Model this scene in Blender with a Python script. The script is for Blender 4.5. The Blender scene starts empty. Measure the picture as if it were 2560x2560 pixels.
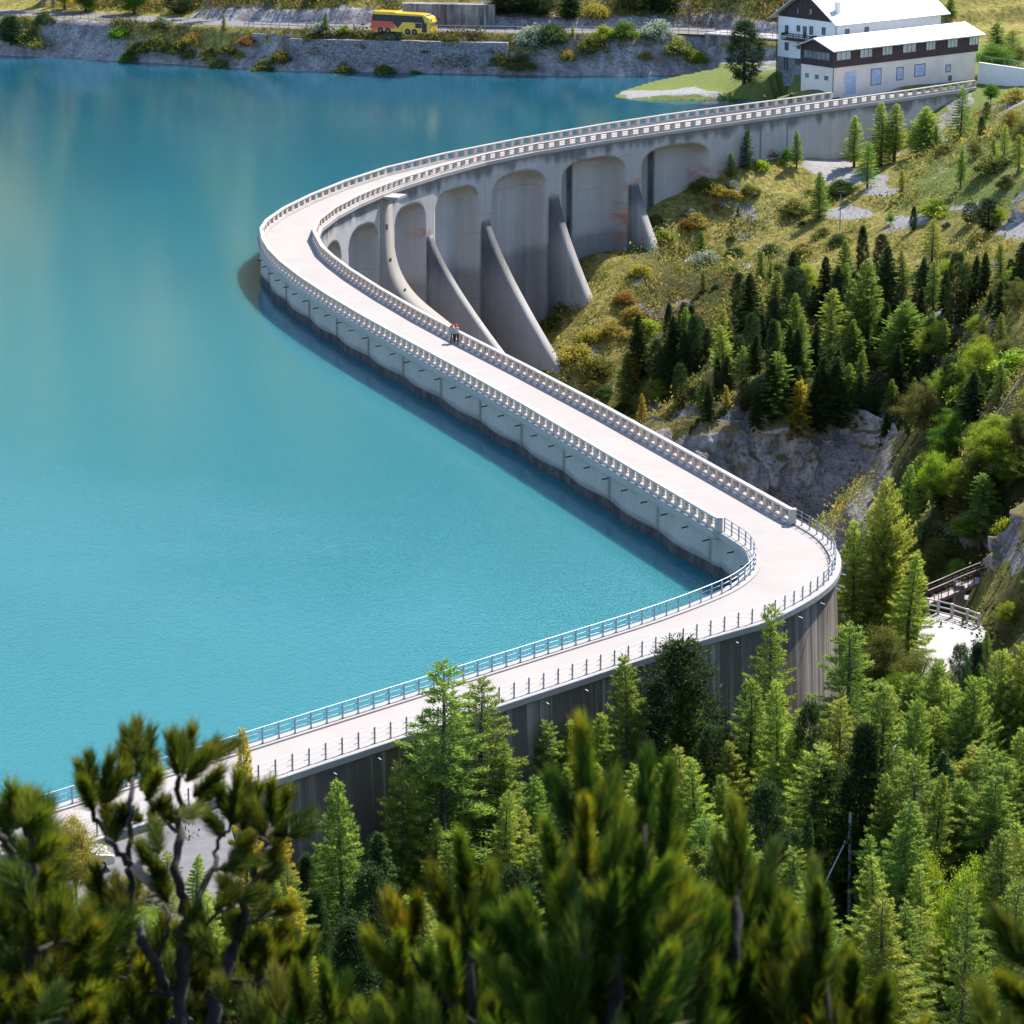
import bpy, math, random
import numpy as np
from mathutils import Vector, Matrix
rng = np.random.default_rng(7)
random.seed(7)
R = math.radians
SC = bpy.context.scene
COL = SC.collection

# ------------------------------------------------------------------ camera, sky, sun, exposure
FPX, PITCH, CAMZ = 7500.0, R(15.86), 60.0
cam_d = bpy.data.cameras.new('camera'); cam = bpy.data.objects.new('camera', cam_d); COL.objects.link(cam)
cam.location = (0, 0, CAMZ); cam.rotation_euler = (R(90) - PITCH, 0, 0)
cam_d.sensor_width = 36; cam_d.lens = FPX / 2560 * 36
cam_d.clip_start = .5; cam_d.clip_end = 6000
cam_d.dof.use_dof = True; cam_d.dof.focus_distance = 250; cam_d.dof.aperture_fstop = 8.0
SC.camera = cam
SUN_EL, SUN_AZ = R(50), R(38)            # azimuth measured from +Y towards +X
w = bpy.data.worlds.new('World'); SC.world = w; w.use_nodes = True
nt = w.node_tree; nt.nodes.clear()
o_ = nt.nodes.new('ShaderNodeOutputWorld'); bg = nt.nodes.new('ShaderNodeBackground'); sky = nt.nodes.new('ShaderNodeTexSky')
sky.sky_type = 'NISHITA'; sky.sun_disc = False; sky.sun_elevation = SUN_EL; sky.sun_rotation = SUN_AZ
sky.altitude = 2000; sky.dust_density = 1.2
bg.inputs['Strength'].default_value = .15
nt.links.new(sky.outputs[0], bg.inputs[0]); nt.links.new(bg.outputs[0], o_.inputs[0])
sun_d = bpy.data.lights.new('sun', 'SUN'); sun_d.energy = 4.2; sun_d.angle = R(.53); sun_d.color = (1, .95, .87)
sun = bpy.data.objects.new('sun', sun_d); COL.objects.link(sun)
to_sun = Vector((math.sin(SUN_AZ) * math.cos(SUN_EL), math.cos(SUN_AZ) * math.cos(SUN_EL), math.sin(SUN_EL)))
sun.rotation_euler = to_sun.to_track_quat('Z', 'Y').to_euler(); sun.location = (60, 60, 200)
SC.view_settings.view_transform = 'Standard'; SC.view_settings.look = 'None'
SC.view_settings.exposure = 1.2; SC.view_settings.gamma = 1
SC.cycles.max_bounces = 6; SC.cycles.diffuse_bounces = 3; SC.cycles.glossy_bounces = 3
SC.cycles.transparent_max_bounces = 4; SC.cycles.transmission_bounces = 3
SC.cycles.use_denoising = True
SC.cycles.caustics_reflective = False; SC.cycles.caustics_refractive = False
SC.cycles.sample_clamp_indirect = 6

# ------------------------------------------------------------------ pixel <-> world (photo pixels, 2560 wide)
CP, SP = math.cos(PITCH), math.sin(PITCH)
def ray(x, y):
    u = (x - 1280) / FPX; v = (1280 - y) / FPX
    return np.array([u, CP + v * SP, -SP + v * CP])
def at(x, y, z):
    d = ray(x, y); return np.array([0, 0, CAMZ]) + d * (z - CAMZ) / d[2]
def at_d(x, y, dist):
    d = ray(x, y); return np.array([0, 0, CAMZ]) + d * dist      # dist = depth along the view axis
def proj(P):
    P = np.asarray(P, float); X = P[..., 0]; Y = P[..., 1]; Z = P[..., 2] - CAMZ
    zc = Y * CP - Z * SP; yc = Y * SP + Z * CP
    return 1280 + FPX * X / zc, 1280 - FPX * yc / zc, zc

# ------------------------------------------------------------------ object helpers
def tag(o, label=None, cat=None, group=None, kind=None):
    if label: o['label'] = label
    if cat: o['category'] = cat
    if group: o['group'] = group
    if kind: o['kind'] = kind
    return o
def thing(name, label, cat, loc=(0, 0, 0), rz=0, group=None):
    o = bpy.data.objects.new(name, None); COL.objects.link(o)
    o.location = loc; o.rotation_euler = (0, 0, rz); o.empty_display_size = .3
    return tag(o, label, cat, group)
def link(name, me, parent=None, loc=None, rz=None, scale=None):
    o = bpy.data.objects.new(name, me); COL.objects.link(o)
    if parent: o.parent = parent
    if loc is not None: o.location = loc
    if rz is not None: o.rotation_euler = (0, 0, rz)
    if scale is not None: o.scale = scale
    return o
class MB:
    """collects polygons (optionally with uv and colour) and links them as one mesh object"""
    def __init__(s): s.v = []; s.f = []; s.m = []; s.uv = []
    def add(s, vs, fs, mi=0):
        b = len(s.v); s.v += [tuple(map(float, p)) for p in vs]
        for f in fs: s.f.append(tuple(b + i for i in f)); s.m.append(mi)
    def box(s, c, d, rz=0, mi=0, rx=0, taper=1.0):
        x, y, z = [k / 2 for k in d]; t = taper
        vs = [(-x, -y, -z), (x, -y, -z), (x, y, -z), (-x, y, -z), (-x * t, -y * t, z), (x * t, -y * t, z), (x * t, y * t, z), (-x * t, y * t, z)]
        M = Matrix.Rotation(rz, 3, 'Z') @ Matrix.Rotation(rx, 3, 'X')
        vs = [Vector(c) + M @ Vector(p) for p in vs]
        s.add(vs, [(3, 2, 1, 0), (4, 5, 6, 7), (0, 1, 5, 4), (1, 2, 6, 5), (2, 3, 7, 6), (3, 0, 4, 7)], mi)
    def beam(s, a, b, wd, ht, mi=0):
        """square bar from a to b"""
        a = Vector(a); b = Vector(b); d = (b - a).normalized(); up = Vector((0, 0, 1))
        if abs(d.z) > .95: up = Vector((0, 1, 0))
        sd = d.cross(up).normalized(); u = sd.cross(d)
        q = [sd * wd / 2 + u * ht / 2, -sd * wd / 2 + u * ht / 2, -sd * wd / 2 - u * ht / 2, sd * wd / 2 - u * ht / 2]
        s.add([a + k for k in q] + [b + k for k in q], [(0, 1, 2, 3), (7, 6, 5, 4), (0, 4, 5, 1), (1, 5, 6, 2), (2, 6, 7, 3), (3, 7, 4, 0)], mi)
    def tube(s, pts, rad, n=6, mi=0, cap=True):
        pts = [Vector(p) for p in pts]; k = len(pts)
        rad = [rad] * k if np.isscalar(rad) else rad
        b = len(s.v); prev = None
        for i, p in enumerate(pts):
            d = (pts[min(i + 1, k - 1)] - pts[max(i - 1, 0)]).normalized()
            up = Vector((0, 0, 1)) if abs(d.z) < .9 else Vector((1, 0, 0))
            if prev is not None: up = prev
            sd = d.cross(up).normalized(); u = sd.cross(d); prev = u
            for j in range(n):
                a = 2 * math.pi * j / n
                s.v.append(tuple(p + (sd * math.cos(a) + u * math.sin(a)) * rad[i]))
        for i in range(k - 1):
            for j in range(n):
                j2 = (j + 1) % n
                s.f.append((b + i * n + j, b + i * n + j2, b + (i + 1) * n + j2, b + (i + 1) * n + j)); s.m.append(mi)
        if cap:
            s.f.append(tuple(b + j for j in range(n))[::-1]); s.m.append(mi)
            s.f.append(tuple(b + (k - 1) * n + j for j in range(n))); s.m.append(mi)
    def sweep(s, path, prof, mi=0, closed=False):
        """sweep a vertical-plane profile [(offset to the right, z)] along a horizontal path with mitred corners"""
        path = [Vector((p[0], p[1], 0)) for p in path]; n = len(prof); k = len(path); b = len(s.v)
        for i, p in enumerate(path):
            d0 = (path[i] - path[i - 1]).normalized() if i > 0 else (path[1] - path[0]).normalized()
            d1 = (path[i + 1] - path[i]).normalized() if i < k - 1 else d0
            n0 = Vector((d0.y, -d0.x, 0)); n1 = Vector((d1.y, -d1.x, 0))
            m = (n0 + n1).normalized(); m = m / max(.4, m.dot(n0))
            for (o, z) in prof: s.v.append((p.x + m.x * o, p.y + m.y * o, z))
        for i in range(k - 1):
            for j in range(n):
                j2 = (j + 1) % n
                s.f.append((b + i * n + j, b + (i + 1) * n + j, b + (i + 1) * n + j2, b + i * n + j2)); s.m.append(mi)
        s.f.append(tuple(b + j for j in range(n))); s.m.append(mi)
        s.f.append(tuple(b + (k - 1) * n + j for j in range(n))[::-1]); s.m.append(mi)
    def mesh(s, name, mats, smooth=False):
        me = bpy.data.meshes.new(name); me.from_pydata(s.v, [], s.f)
        for m in (mats if isinstance(mats, (list, tuple)) else [mats]): me.materials.append(m)
        me.polygons.foreach_set('material_index', s.m)
        if smooth: me.polygons.foreach_set('use_smooth', [True] * len(s.f))
        me.update(); return me
    def build(s, name, mats, parent=None, smooth=False, bevel=0):
        o = link(name, s.mesh(name, mats, smooth), parent)
        if bevel:
            md = o.modifiers.new('bevel', 'BEVEL'); md.width = bevel; md.segments = 2; md.limit_method = 'ANGLE'
        return o
def np_mesh(name, V, F, mats, smooth=False, col=None, uv=None, attrs=None):
    """mesh from numpy arrays; F is M x 3 or M x 4; col is per-vertex RGB"""
    V = np.asarray(V, np.float32); F = np.asarray(F, np.int32); k = F.shape[1]
    me = bpy.data.meshes.new(name); me.vertices.add(len(V)); me.vertices.foreach_set('co', V.ravel())
    me.loops.add(F.size); me.loops.foreach_set('vertex_index', F.ravel())
    me.polygons.add(len(F)); me.polygons.foreach_set('loop_start', np.arange(0, F.size, k, dtype=np.int32))
    me.polygons.foreach_set('loop_total', np.full(len(F), k, np.int32))
    if smooth: me.polygons.foreach_set('use_smooth', np.ones(len(F), bool))
    for m in (mats if isinstance(mats, (list, tuple)) else [mats]): me.materials.append(m)
    if col is not None:
        a = me.color_attributes.new('tint', 'FLOAT_COLOR', 'POINT')
        c = np.ones((len(V), 4), np.float32); c[:, :3] = col; a.data.foreach_set('color', c.ravel())
    if attrs:
        for nm, val in attrs.items():
            a = me.attributes.new(nm, 'FLOAT', 'POINT'); a.data.foreach_set('value', np.asarray(val, np.float32))
    if uv is not None:
        u = me.uv_layers.new(name='metres'); u.data.foreach_set('uv', np.asarray(uv, np.float32)[F.ravel()].ravel())
    me.update(calc_edges=True); return me
def grid_faces(n, m):
    i, j = np.meshgrid(np.arange(n - 1), np.arange(m - 1), indexing='ij'); a = (i * m + j).ravel()
    return np.stack([a, a + m, a + m + 1, a + 1], 1)
def vnoise(x, y, seed=0):
    """smooth value noise on numpy arrays"""
    xi = np.floor(x).astype(int); yi = np.floor(y).astype(int); fx = x - xi; fy = y - yi
    fx = fx * fx * (3 - 2 * fx); fy = fy * fy * (3 - 2 * fy)
    def h(a, b):
        n = (a * 374761393 + b * 668265263 + seed * 974634777) & 0x7fffffff
        n = ((n ^ (n >> 13)) * 1274126177) & 0x7fffffff
        return ((n ^ (n >> 16)) & 0xffff) / 65535.0
    return (h(xi, yi) * (1 - fx) + h(xi + 1, yi) * fx) * (1 - fy) + (h(xi, yi + 1) * (1 - fx) + h(xi + 1, yi + 1) * fx) * fy - .5
def fbm(x, y, sc, oc=4, seed=0):
    r = 0; a = 1
    for k in range(oc): r = r + a * vnoise(x / sc, y / sc, seed + k * 17); a *= .5; sc *= .5
    return r
def sstep(a, b, x):
    t = np.clip((x - a) / (b - a), 0, 1); return t * t * (3 - 2 * t)

# ------------------------------------------------------------------ materials
class NT:
    def __init__(s, name):
        s.mat = bpy.data.materials.new(name); s.mat.use_nodes = True; s.t = s.mat.node_tree
        s.b = s.t.nodes['Principled BSDF']; s.out = s.t.nodes['Material Output']
    def n(s, ty, ins=None, **kw):
        nd = s.t.nodes.new('ShaderNode' + ty)
        for k, v in kw.items(): setattr(nd, k, v)
        for k, v in (ins or {}).items():
            if isinstance(v, bpy.types.NodeSocket): s.t.links.new(v, nd.inputs[k])
            else: nd.inputs[k].default_value = v
        return nd
    def coord(s, kind='Object', scale=(1, 1, 1)):
        c = s.n('TexCoord').outputs[kind]
        return s.n('Mapping', {'Vector': c, 'Scale': scale}).outputs[0]
    def uv(s, scale=(1, 1, 1)):
        c = s.n('UVMap').outputs[0]
        return s.n('Mapping', {'Vector': c, 'Scale': scale}).outputs[0]
    def noise(s, vec, scale, detail=4, rough=.55):
        return s.n('TexNoise', {'Vector': vec, 'Scale': scale, 'Detail': detail, 'Roughness': rough}).outputs[0]
    def ramp(s, fac, stops, interp='LINEAR'):
        r = s.n('ValToRGB', {'Fac': fac}); cr = r.color_ramp; cr.interpolation = interp
        while len(cr.elements) < len(stops): cr.elements.new(.5)
        for e, (p, c) in zip(cr.elements, stops):
            e.position = p; e.color = (*c, 1) if len(c) == 3 else c
        return r.outputs[0]
    def mix(s, fac, a, b, mode='MIX'):
        m = s.n('Mix', data_type='RGBA', blend_type=mode)
        for k, v in ((0, fac), (6, a), (7, b)):
            if isinstance(v, bpy.types.NodeSocket): s.t.links.new(v, m.inputs[k])
            else: m.inputs[k].default_value = v if k == 0 else ((*v, 1) if len(v) == 3 else v)
        return m.outputs[2]
    def math(s, op, a, b=0.0):
        m = s.n('Math', operation=op)
        for k, v in ((0, a), (1, b)):
            if isinstance(v, bpy.types.NodeSocket): s.t.links.new(v, m.inputs[k])
            else: m.inputs[k].default_value = v
        return m.outputs[0]
    def attr(s, name): return s.n('Attribute', attribute_name=name)
    def set(s, **kw):
        for k, v in kw.items():
            k = k.replace('_', ' ')
            if isinstance(v, bpy.types.NodeSocket): s.t.links.new(v, s.b.inputs[k])
            else: s.b.inputs[k].default_value = (*v, 1) if isinstance(v, tuple) and len(v) == 3 else v
        return s
    def bump(s, h, strength=.5, dist=.1):
        b = s.n('Bump', {'Height': h, 'Strength': strength, 'Distance': dist}); s.t.links.new(b.outputs[0], s.b.inputs['Normal']); return s
def plain(name, col, rough=.6, metal=0, var=.12, scale=3, spec=.3):
    m = NT(name); nz = m.noise(m.coord(), scale, 5)
    c = m.ramp(nz, [(.3, tuple(k * (1 - var) for k in col)), (.7, tuple(min(1, k * (1 + var)) for k in col))])
    m.set(Base_Color=c, Roughness=rough, Metallic=metal); m.b.inputs['Specular IOR Level'].default_value = spec
    return m.mat
def leafy(name, c0, c1, c2, trans=.45, rough=.6, var=.25):
    """foliage: diffuse plus translucent, colour per leaf clump ('tint' attribute) and per plant (object random)"""
    m = NT(name)
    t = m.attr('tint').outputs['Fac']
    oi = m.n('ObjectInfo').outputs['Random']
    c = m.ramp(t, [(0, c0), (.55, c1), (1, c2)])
    hs = m.n('HueSaturation', {'Color': c, 'Hue': m.math('ADD', .5, m.math('MULTIPLY', m.math('SUBTRACT', oi, .5), .035)),
              'Saturation': 1.0, 'Value': m.math('ADD', 1 - var / 2, m.math('MULTIPLY', oi, var))}).outputs[0]
    m.set(Base_Color=hs, Roughness=rough); m.b.inputs['Specular IOR Level'].default_value = .12
    tr = m.n('BsdfTranslucent', {'Color': m.mix(.5, hs, (1, .9, .25), 'MULTIPLY')})
    tr.inputs['Color'].default_value = (1, 1, 1, 1)
    m.t.links.new(m.n('HueSaturation', {'Color': hs, 'Hue': .485, 'Saturation': 1.1, 'Value': 1.5}).outputs[0], tr.inputs['Color'])
    mx = m.n('MixShader', {0: trans}); m.t.links.new(m.b.outputs[0], mx.inputs[1]); m.t.links.new(tr.outputs[0], mx.inputs[2])
    m.t.links.new(mx.outputs[0], m.out.inputs[0]); return m.mat
M = {}
# ------------------------------------------------------------------ dam outline (photo pixels, then metres)
W_BAL = [(2078,230),(2007,240),(1878,258),(1758,272),(1700,280),(1500,309),(1308,342),(1085,385),(952,418),(863,449),(774,485),(698,520),(667,548),(653,569),
         (658,596),(669,621),(698,649),(751,692),(818,734),(907,787),(996,836),(1143,914),(1308,1005),(1500,1121),(1650,1208),(1795,1293)]
W_MET = [(1811,1332),(1825,1341),(1840,1350),(1855,1360),(1867,1368),(1877,1378),(1885.5,1389),(1890,1403),(1889,1420),(1884,1431),(1877,1440),(1865,1452),(1851,1463),
         (1835,1474),(1816,1484.5),(1794,1494),(1770,1504),(1742,1515),(1710,1528),(1648,1550),(1582,1572.7),(1516,1593),(1448,1614),(1381,1635),(1240,1679),(912,1783),(716,1844),(677,1857),(194,2009),(-150,2117)]
A_BAL = [(2437,200),(2279,225),(2078,249),(1878,280),(1700,304),(1500,331),(1308,362.5),(1219,380),(1085,416),(980,451),(952,463),(889,488),(827,518),(796,548),
         (785,576),(805,614),(831,638),(863,665),(952,721),(1041,772),(1152,832),(1308,907),(1500,1005),(1755,1147),(1979,1272)]
A_MET = [(1985,1306),(1998,1313.5),(2014,1323),(2030,1332),(2045,1342),(2058,1352),(2069,1364),(2078.5,1377),(2085.5,1390),(2089,1402),(2089,1417),(2085,1431),(2078,1446),(2069,1458),
         (2057.5,1469),(2043,1480),(2028,1491),(2010,1502.5),(1989,1514),(1967,1526),(1940,1539),(1914,1551),(1885,1563),(1823,1577),(1761,1596),(1632,1635),(1532,1668.7),(1397,1714),(1258,1758),(1002,1841),(734,1930),(654,1957),(300,2076),(-150,2226)]
def wpts(L, z): return np.array([at(x, y, z)[:2] for x, y in L])
def resample(P, step):
    d = np.r_[0, np.cumsum(np.hypot(*np.diff(P, axis=0).T))]; n = max(2, int(round(d[-1] / step)) + 1)
    s = np.linspace(0, d[-1], n); return np.stack([np.interp(s, d, P[:, 0]), np.interp(s, d, P[:, 1])], 1), s
def smooth_path(P, it=2, fixed=()):
    P = P.copy()
    for _ in range(it):
        Q = P.copy(); Q[1:-1] = .25 * P[:-2] + .5 * P[1:-1] + .25 * P[2:]
        for k in fixed: Q[k] = P[k]
        P = Q
    return P
def normals(P):
    """unit normal to the right of travel, at each vertex"""
    d = np.zeros_like(P); d[1:-1] = P[2:] - P[:-2]; d[0] = P[1] - P[0]; d[-1] = P[-1] - P[-2]
    d /= np.hypot(d[:, 0], d[:, 1])[:, None]; return np.stack([d[:, 1], -d[:, 0]], 1)
wb = smooth_path(wpts(W_BAL, 1.1), 1, (0, 12, 13, 14, 25)); wm = smooth_path(wpts(W_MET, 0), 1, (0,))
ab = smooth_path(wpts(A_BAL, 1.1), 1, (0, 13, 14, 15, 24)); am = smooth_path(wpts(A_MET, 0), 1, (0,))
WATER_Z = -3.3
# travel runs from the far right abutment round to the near left: water is on the right of travel, the valley on the left
w_all = np.vstack([wb, wm]); a_all = np.vstack([ab, am])
# ------------------------------------------------------------------ materials of the setting and the dam
def concrete(name, c0, c1, streak=.0, streak_col=(.05, .045, .04), uvs=False, rough=.85, board=0.0, stain_shade=False, sk0=.42):
    m = NT(name)
    v = m.uv() if uvs else m.coord()
    n1 = m.noise(v, .35, 6, .6); n2 = m.noise(v, 3.0, 6, .6)
    c = m.mix(m.math('MULTIPLY', n2, .9), m.ramp(n1, [(.3, c0), (.7, c1)]), tuple(k * .8 for k in c0))
    if uvs and board:
        # pour joints every couple of metres and faint board marks
        sep = m.n('SeparateXYZ', {0: v}); wob = m.noise(m.uv((.25, .25, 1)), 1, 3)
        zz = m.math('ADD', sep.outputs[1], m.math('MULTIPLY', wob, .5))
        fr = m.math('FRACT', m.math('MULTIPLY', zz, 1 / 2.1))
        ln = m.ramp(fr, [(0, (1, 1, 1)), (.035, (0, 0, 0)), (1, (0, 0, 0))])
        gate = m.ramp(m.noise(m.uv((.12, .5, 1)), 1, 3), [(.5, (0, 0, 0)), (.62, (1, 1, 1))])
        c = m.mix(m.math('MULTIPLY', m.math('MULTIPLY', ln, gate), board), c, (.07, .065, .065))
        fb = m.math('FRACT', m.math('MULTIPLY', sep.outputs[1], 1 / .35))
        c = m.mix(m.math('MULTIPLY', m.ramp(fb, [(0, (1, 1, 1)), (.12, (0, 0, 0)), (1, (0, 0, 0))]), .16), c, (.1, .1, .1))
    if streak:
        s1 = m.noise(m.uv((1.1, .012, 1)), 1, 5, .75); s2 = m.noise(m.uv((.16, .03, 1)), 1, 3, .6)
        k = m.ramp(m.math('ADD', m.math('MULTIPLY', s1, .55), m.math('MULTIPLY', s2, .45)), [(sk0, (0, 0, 0)), (sk0 + .11, (1, 1, 1))])
        c = m.mix(m.math('MULTIPLY', k, streak), c, streak_col)
    if stain_shade:  # darkens by mask: concrete stains, plus bay-side shade painted into the colour
        a = m.attr('stain_shade').outputs['Fac']; rn = m.noise(m.uv((.9, .25, 1)), 1, 5, .7)
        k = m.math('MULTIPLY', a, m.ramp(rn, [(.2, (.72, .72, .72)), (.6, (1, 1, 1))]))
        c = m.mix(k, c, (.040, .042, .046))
        r = m.attr('rust').outputs['Fac']
        k2 = m.math('MULTIPLY', r, m.ramp(m.noise(m.uv((.8, .8, 1)), 1, 5, .7), [(.42, (0, 0, 0)), (.62, (1, 1, 1))]))
        c = m.mix(k2, c, (.42, .15, .07))
    m.set(Base_Color=c, Roughness=rough); m.b.inputs['Specular IOR Level'].default_value = .2
    m.bump(m.noise(v, 6, 6), .25, .05); return m.mat
M['deck'] = concrete('deck_paving', (.325, .298, .284), (.39, .36, .345))
def deck_mat():
    m = NT('deck_paving'); u = m.n('SeparateXYZ', {0: m.uv()}); a = m.noise(m.coord(), .22, 5, .6); b_ = m.noise(m.coord(), 5, 6, .75)
    c = m.mix(b_, m.ramp(a, [(.3, (.295, .265, .243)), (.7, (.375, .340, .314))]), (.36, .326, .302))
    j = m.math('FRACT', m.math('MULTIPLY', u.outputs[0], 1 / 9.0)); c = m.mix(m.math('MULTIPLY', m.ramp(j, [(0, (1, 1, 1)), (.012, (0, 0, 0)), (1, (0, 0, 0))]), .35), c, (.12, .11, .10))
    e = m.ramp(m.math('ADD', u.outputs[1], m.math('MULTIPLY', m.math('SUBTRACT', m.noise(m.coord(), 1.2, 5, .7), .5), .10)), [(0, (0, 0, 0)), (.925, (0, 0, 0)), (.965, (1, 1, 1))])
    c = m.mix(m.math('MULTIPLY', e, .8), c, (.11, .10, .055))
    m.set(Base_Color=c, Roughness=.9); m.b.inputs['Specular IOR Level'].default_value = .15; m.bump(b_, .2, .03); return m.mat
M['deck'] = deck_mat()
M['coping'] = concrete('coping_concrete', (.36, .335, .315), (.46, .43, .405))
M['bal'] = concrete('balustrade_concrete', (.46, .42, .39), (.55, .51, .475))
M['wall_up'] = concrete('arch_wall_concrete', (.48, .455, .44), (.62, .585, .56), .42, (.33, .305, .295), True, board=1.0, stain_shade=True)
M['wall_near'] = concrete('streaked_wall_concrete', (.48, .415, .345), (.56, .49, .415), .93, (.115, .088, .070), True, board=.3, sk0=.395)
M['wall_water'] = concrete('water_face_concrete', (.40, .37, .335), (.49, .455, .42), .25, (.27, .25, .24), True, board=.2, stain_shade=True)
M['buttress'] = concrete('buttress_concrete', (.38, .36, .345), (.48, .45, .43), .45, (.2, .19, .18), True, board=.4, stain_shade=True)
M['post'] = (lambda m: (m.set(Base_Color=m.ramp(m.noise(m.coord(), 2.3, 4), [(.35, (.56, .46, .39)), (.55, (.54, .38, .27)), (.72, (.5, .29, .17))]), Roughness=.85), m.mat)[1])(NT('post_concrete'))
M['galv'] = plain('galvanised_steel', (.30, .34, .40), .45, .7, .1)
M['dark_iron'] = plain('dark_iron', (.05, .05, .05), .6, .4)

# ------------------------------------------------------------------ terrain height
shore_px = [(-500,118),(-200,128),(0,138),(130,143),(300,152),(480,163),(600,172),(800,179),(1000,182),(1200,187),(1400,189),(1560,190),(1660,188),(1760,186)]
shore = np.array([at(x, y, WATER_Z)[:2] for x, y in shore_px])
shx = np.r_[-260, shore[:, 0], 46, 60, 78, 140]; shy = np.r_[shore[0, 1] + 10, shore[:, 1], 462, 470, 480, 500]
def y_shore(x): return np.interp(x, shx, shy)
BANK_W, ROAD_Z, ROAD_W = 5.2, 2.6, 8.0
def far_z(x, y):
    d = y - y_shore(x) + 1.1 * fbm(x, y, 9, 3, 5)
    z = WATER_Z + np.where(d < 0, d * .6, 0) + sstep(-.3, BANK_W * .9, d) * (ROAD_Z - WATER_Z)
    d2 = y - y_shore(x) - BANK_W - ROAD_W
    rough = fbm(x, y, 7, 4, 9)
    z = z + sstep(.3, 2.6 + rough, d2) * (2.1 + 1.6 * fbm(x, y, 14, 2, 11)) * (.12 + .88 * sstep(-56, -46, x)) + np.clip(d2 - 2.5, 0, None) * (.42 + .1 * fbm(x, y, 40, 2, 3)) * sstep(2, 8, d2) + sstep(2, 10, d2) * rough * 1.6
    return np.where(d2 > 260, z, z)
ctrl = []
def along0(P, st): return resample(P, st)[0]
def cp(x, y, z): p = at(x, y, z); ctrl.append((p[0], p[1], z))
for x, y, z in [(0,-15,60),(-40,0,58),(40,0,58),(0,0,57),(0,20,47),(0,50,32),(-25,55,29),(25,55,30),(0,75,20),(-30,80,17),(30,80,19),(0,100,6.5),(-34,105,3),(34,105,8),(0,125,-6),(-30,122,-.5),(-45,146,-4),(-60,150,-6),(-40,155,-6),(-38,138,-.3),(-14,128,-5),(34,125,-3),
                (0,148,-9),(-18,143,0),(-24,138,.1),(-30,132,.1),(-15,147,-.2),(-9,149,-8.5),(-12,144,-6),(22,150,-9.5),(-6,158,-9),(8,172,-9.6),(20,184,-10.2),(30,175,-10),(44,160,-5),(50,130,4),(26,200,-11),(34,206,-11),(70,170,4),(70,120,14),
                (28,230,-27),(22,250,-35),(14,270,-39),(6,290,-40),(2,310,-40),(-6,330,-39),(0,340,-36),(34,275,-33),(40,250,-22),(-60,140,-6),(-60,100,4),(-60,60,26),(70,60,30),(100,0,60),(-100,0,60),(100,100,24)]: ctrl.append((x, y, z))
for x, y, z in [(2400,1610,-11),(2330,1600,-11),(2440,1540,-11),(2250,1720,-12),(1392,899,-24),(1481,756,-19),(1631,600,-13.5),
    (2060,372,-6.2),(2170,345,-5.5),(2323,289,-3),(2380,268,-2),(2439,236,-.6),(2500,240,0),(2560,240,1.5),(2700,240,3),
    (1500,1000,-28),(1420,940,-25.5),(1620,1050,-24),(1750,1068,-22),(1900,1058,-22),(2050,1010,-20.5),(2150,1030,-21.5),
    (1600,1110,-31),(1700,1180,-30),(1900,1250,-30.5),(2050,1320,-31),(2130,1200,-28),
    (1600,800,-20.5),(1700,640,-15.5),(1800,700,-16),(2099,587,-11.6),(1900,900,-19),(1750,950,-21),(1600,950,-24.5),(2100,850,-17),(2000,500,-10),(2150,420,-7.2),(2300,400,-4.8),(2300,500,-6.8),
    (2480,330,-1),(2560,300,1),(2560,450,-2),(2450,560,-7),(2560,600,-4),(2350,650,-10.5),(2560,800,-5),(2400,800,-11.5),(2560,1000,-5),(2400,1000,-13),(2250,900,-17),(2250,1080,-20),(2400,1200,-15),(2560,1250,-5),(2300,1330,-15),(2490,1400,-9),(2760,1200,4),(2760,800,4),(2760,500,4),
    (1560,232,-3.0),(1640,228,-2.6),(1720,226,-2.5),(1790,228,-2.4),(1800,205,-2.0),(1860,205,-.9),(1930,190,.1),(1990,205,-.3),(2000,236,-1.4),(1900,242,-2.6),(1830,234,-2.8),(2081,242,0),(2250,222,0),(2430,198,0),(1943,176,.6),(2360,150,1),(2560,150,1.5)]: cp(x, y, z)
_P = along0(a_all[:15], .5); _N = -normals(_P)
def wall_cp(x, y, z_off=0, t=0):
    best = None
    for z in np.arange(-32, 0, .25):
        px, py, _ = proj(np.c_[_P, np.full(len(_P), z)]); e = (px - x) ** 2 + (py - y) ** 2; k = np.argmin(e)
        if best is None or e[k] < best[0]: best = (e[k], k, z)
    _, k, z = best; ctrl.append((_P[k, 0] + _N[k, 0] * t, _P[k, 1] + _N[k, 1] * t, z + z_off))
for x, y in [(1400,785),(1361,800),(1471,652),(1520,645),(1569,637),(1643,547),(1700,515),(1747,503),(1778,458),(1845,414),(1960,393)]: wall_cp(x, y)
for x, y in [(1250,900),(1150,850),(1060,800)]: wall_cp(x, y, -5)
for x, y, z in [(48,455,1.0),(62,462,1.5),(80,470,2),(60,445,.5),(90,430,2),(110,380,5),(120,300,6)]: ctrl.append((x, y, z))
ctrl = np.array(ctrl)
def tps(r2): return np.where(r2 > 0, r2 * np.log(r2 + 1e-12), 0)
cs = 100.0; C = ctrl[:, :2] / cs; n_ = len(C)
K = tps(((C[:, None] - C[None]) ** 2).sum(-1)) + np.eye(n_) * 2e-4
Pm = np.c_[np.ones(n_), C]
sol = np.linalg.solve(np.block([[K, Pm], [Pm.T, np.zeros((3, 3))]]), np.r_[ctrl[:, 2], 0, 0, 0])
def rbf(x, y):
    out = np.empty(x.size); xf = x.ravel() / cs; yf = y.ravel() / cs
    for a in range(0, x.size, 20000):
        q = np.c_[xf[a:a + 20000], yf[a:a + 20000]]
        out[a:a + 20000] = tps(((q[:, None] - C[None]) ** 2).sum(-1)) @ sol[:n_] + np.c_[np.ones(len(q)), q] @ sol[n_:]
    return out.reshape(x.shape)
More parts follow.
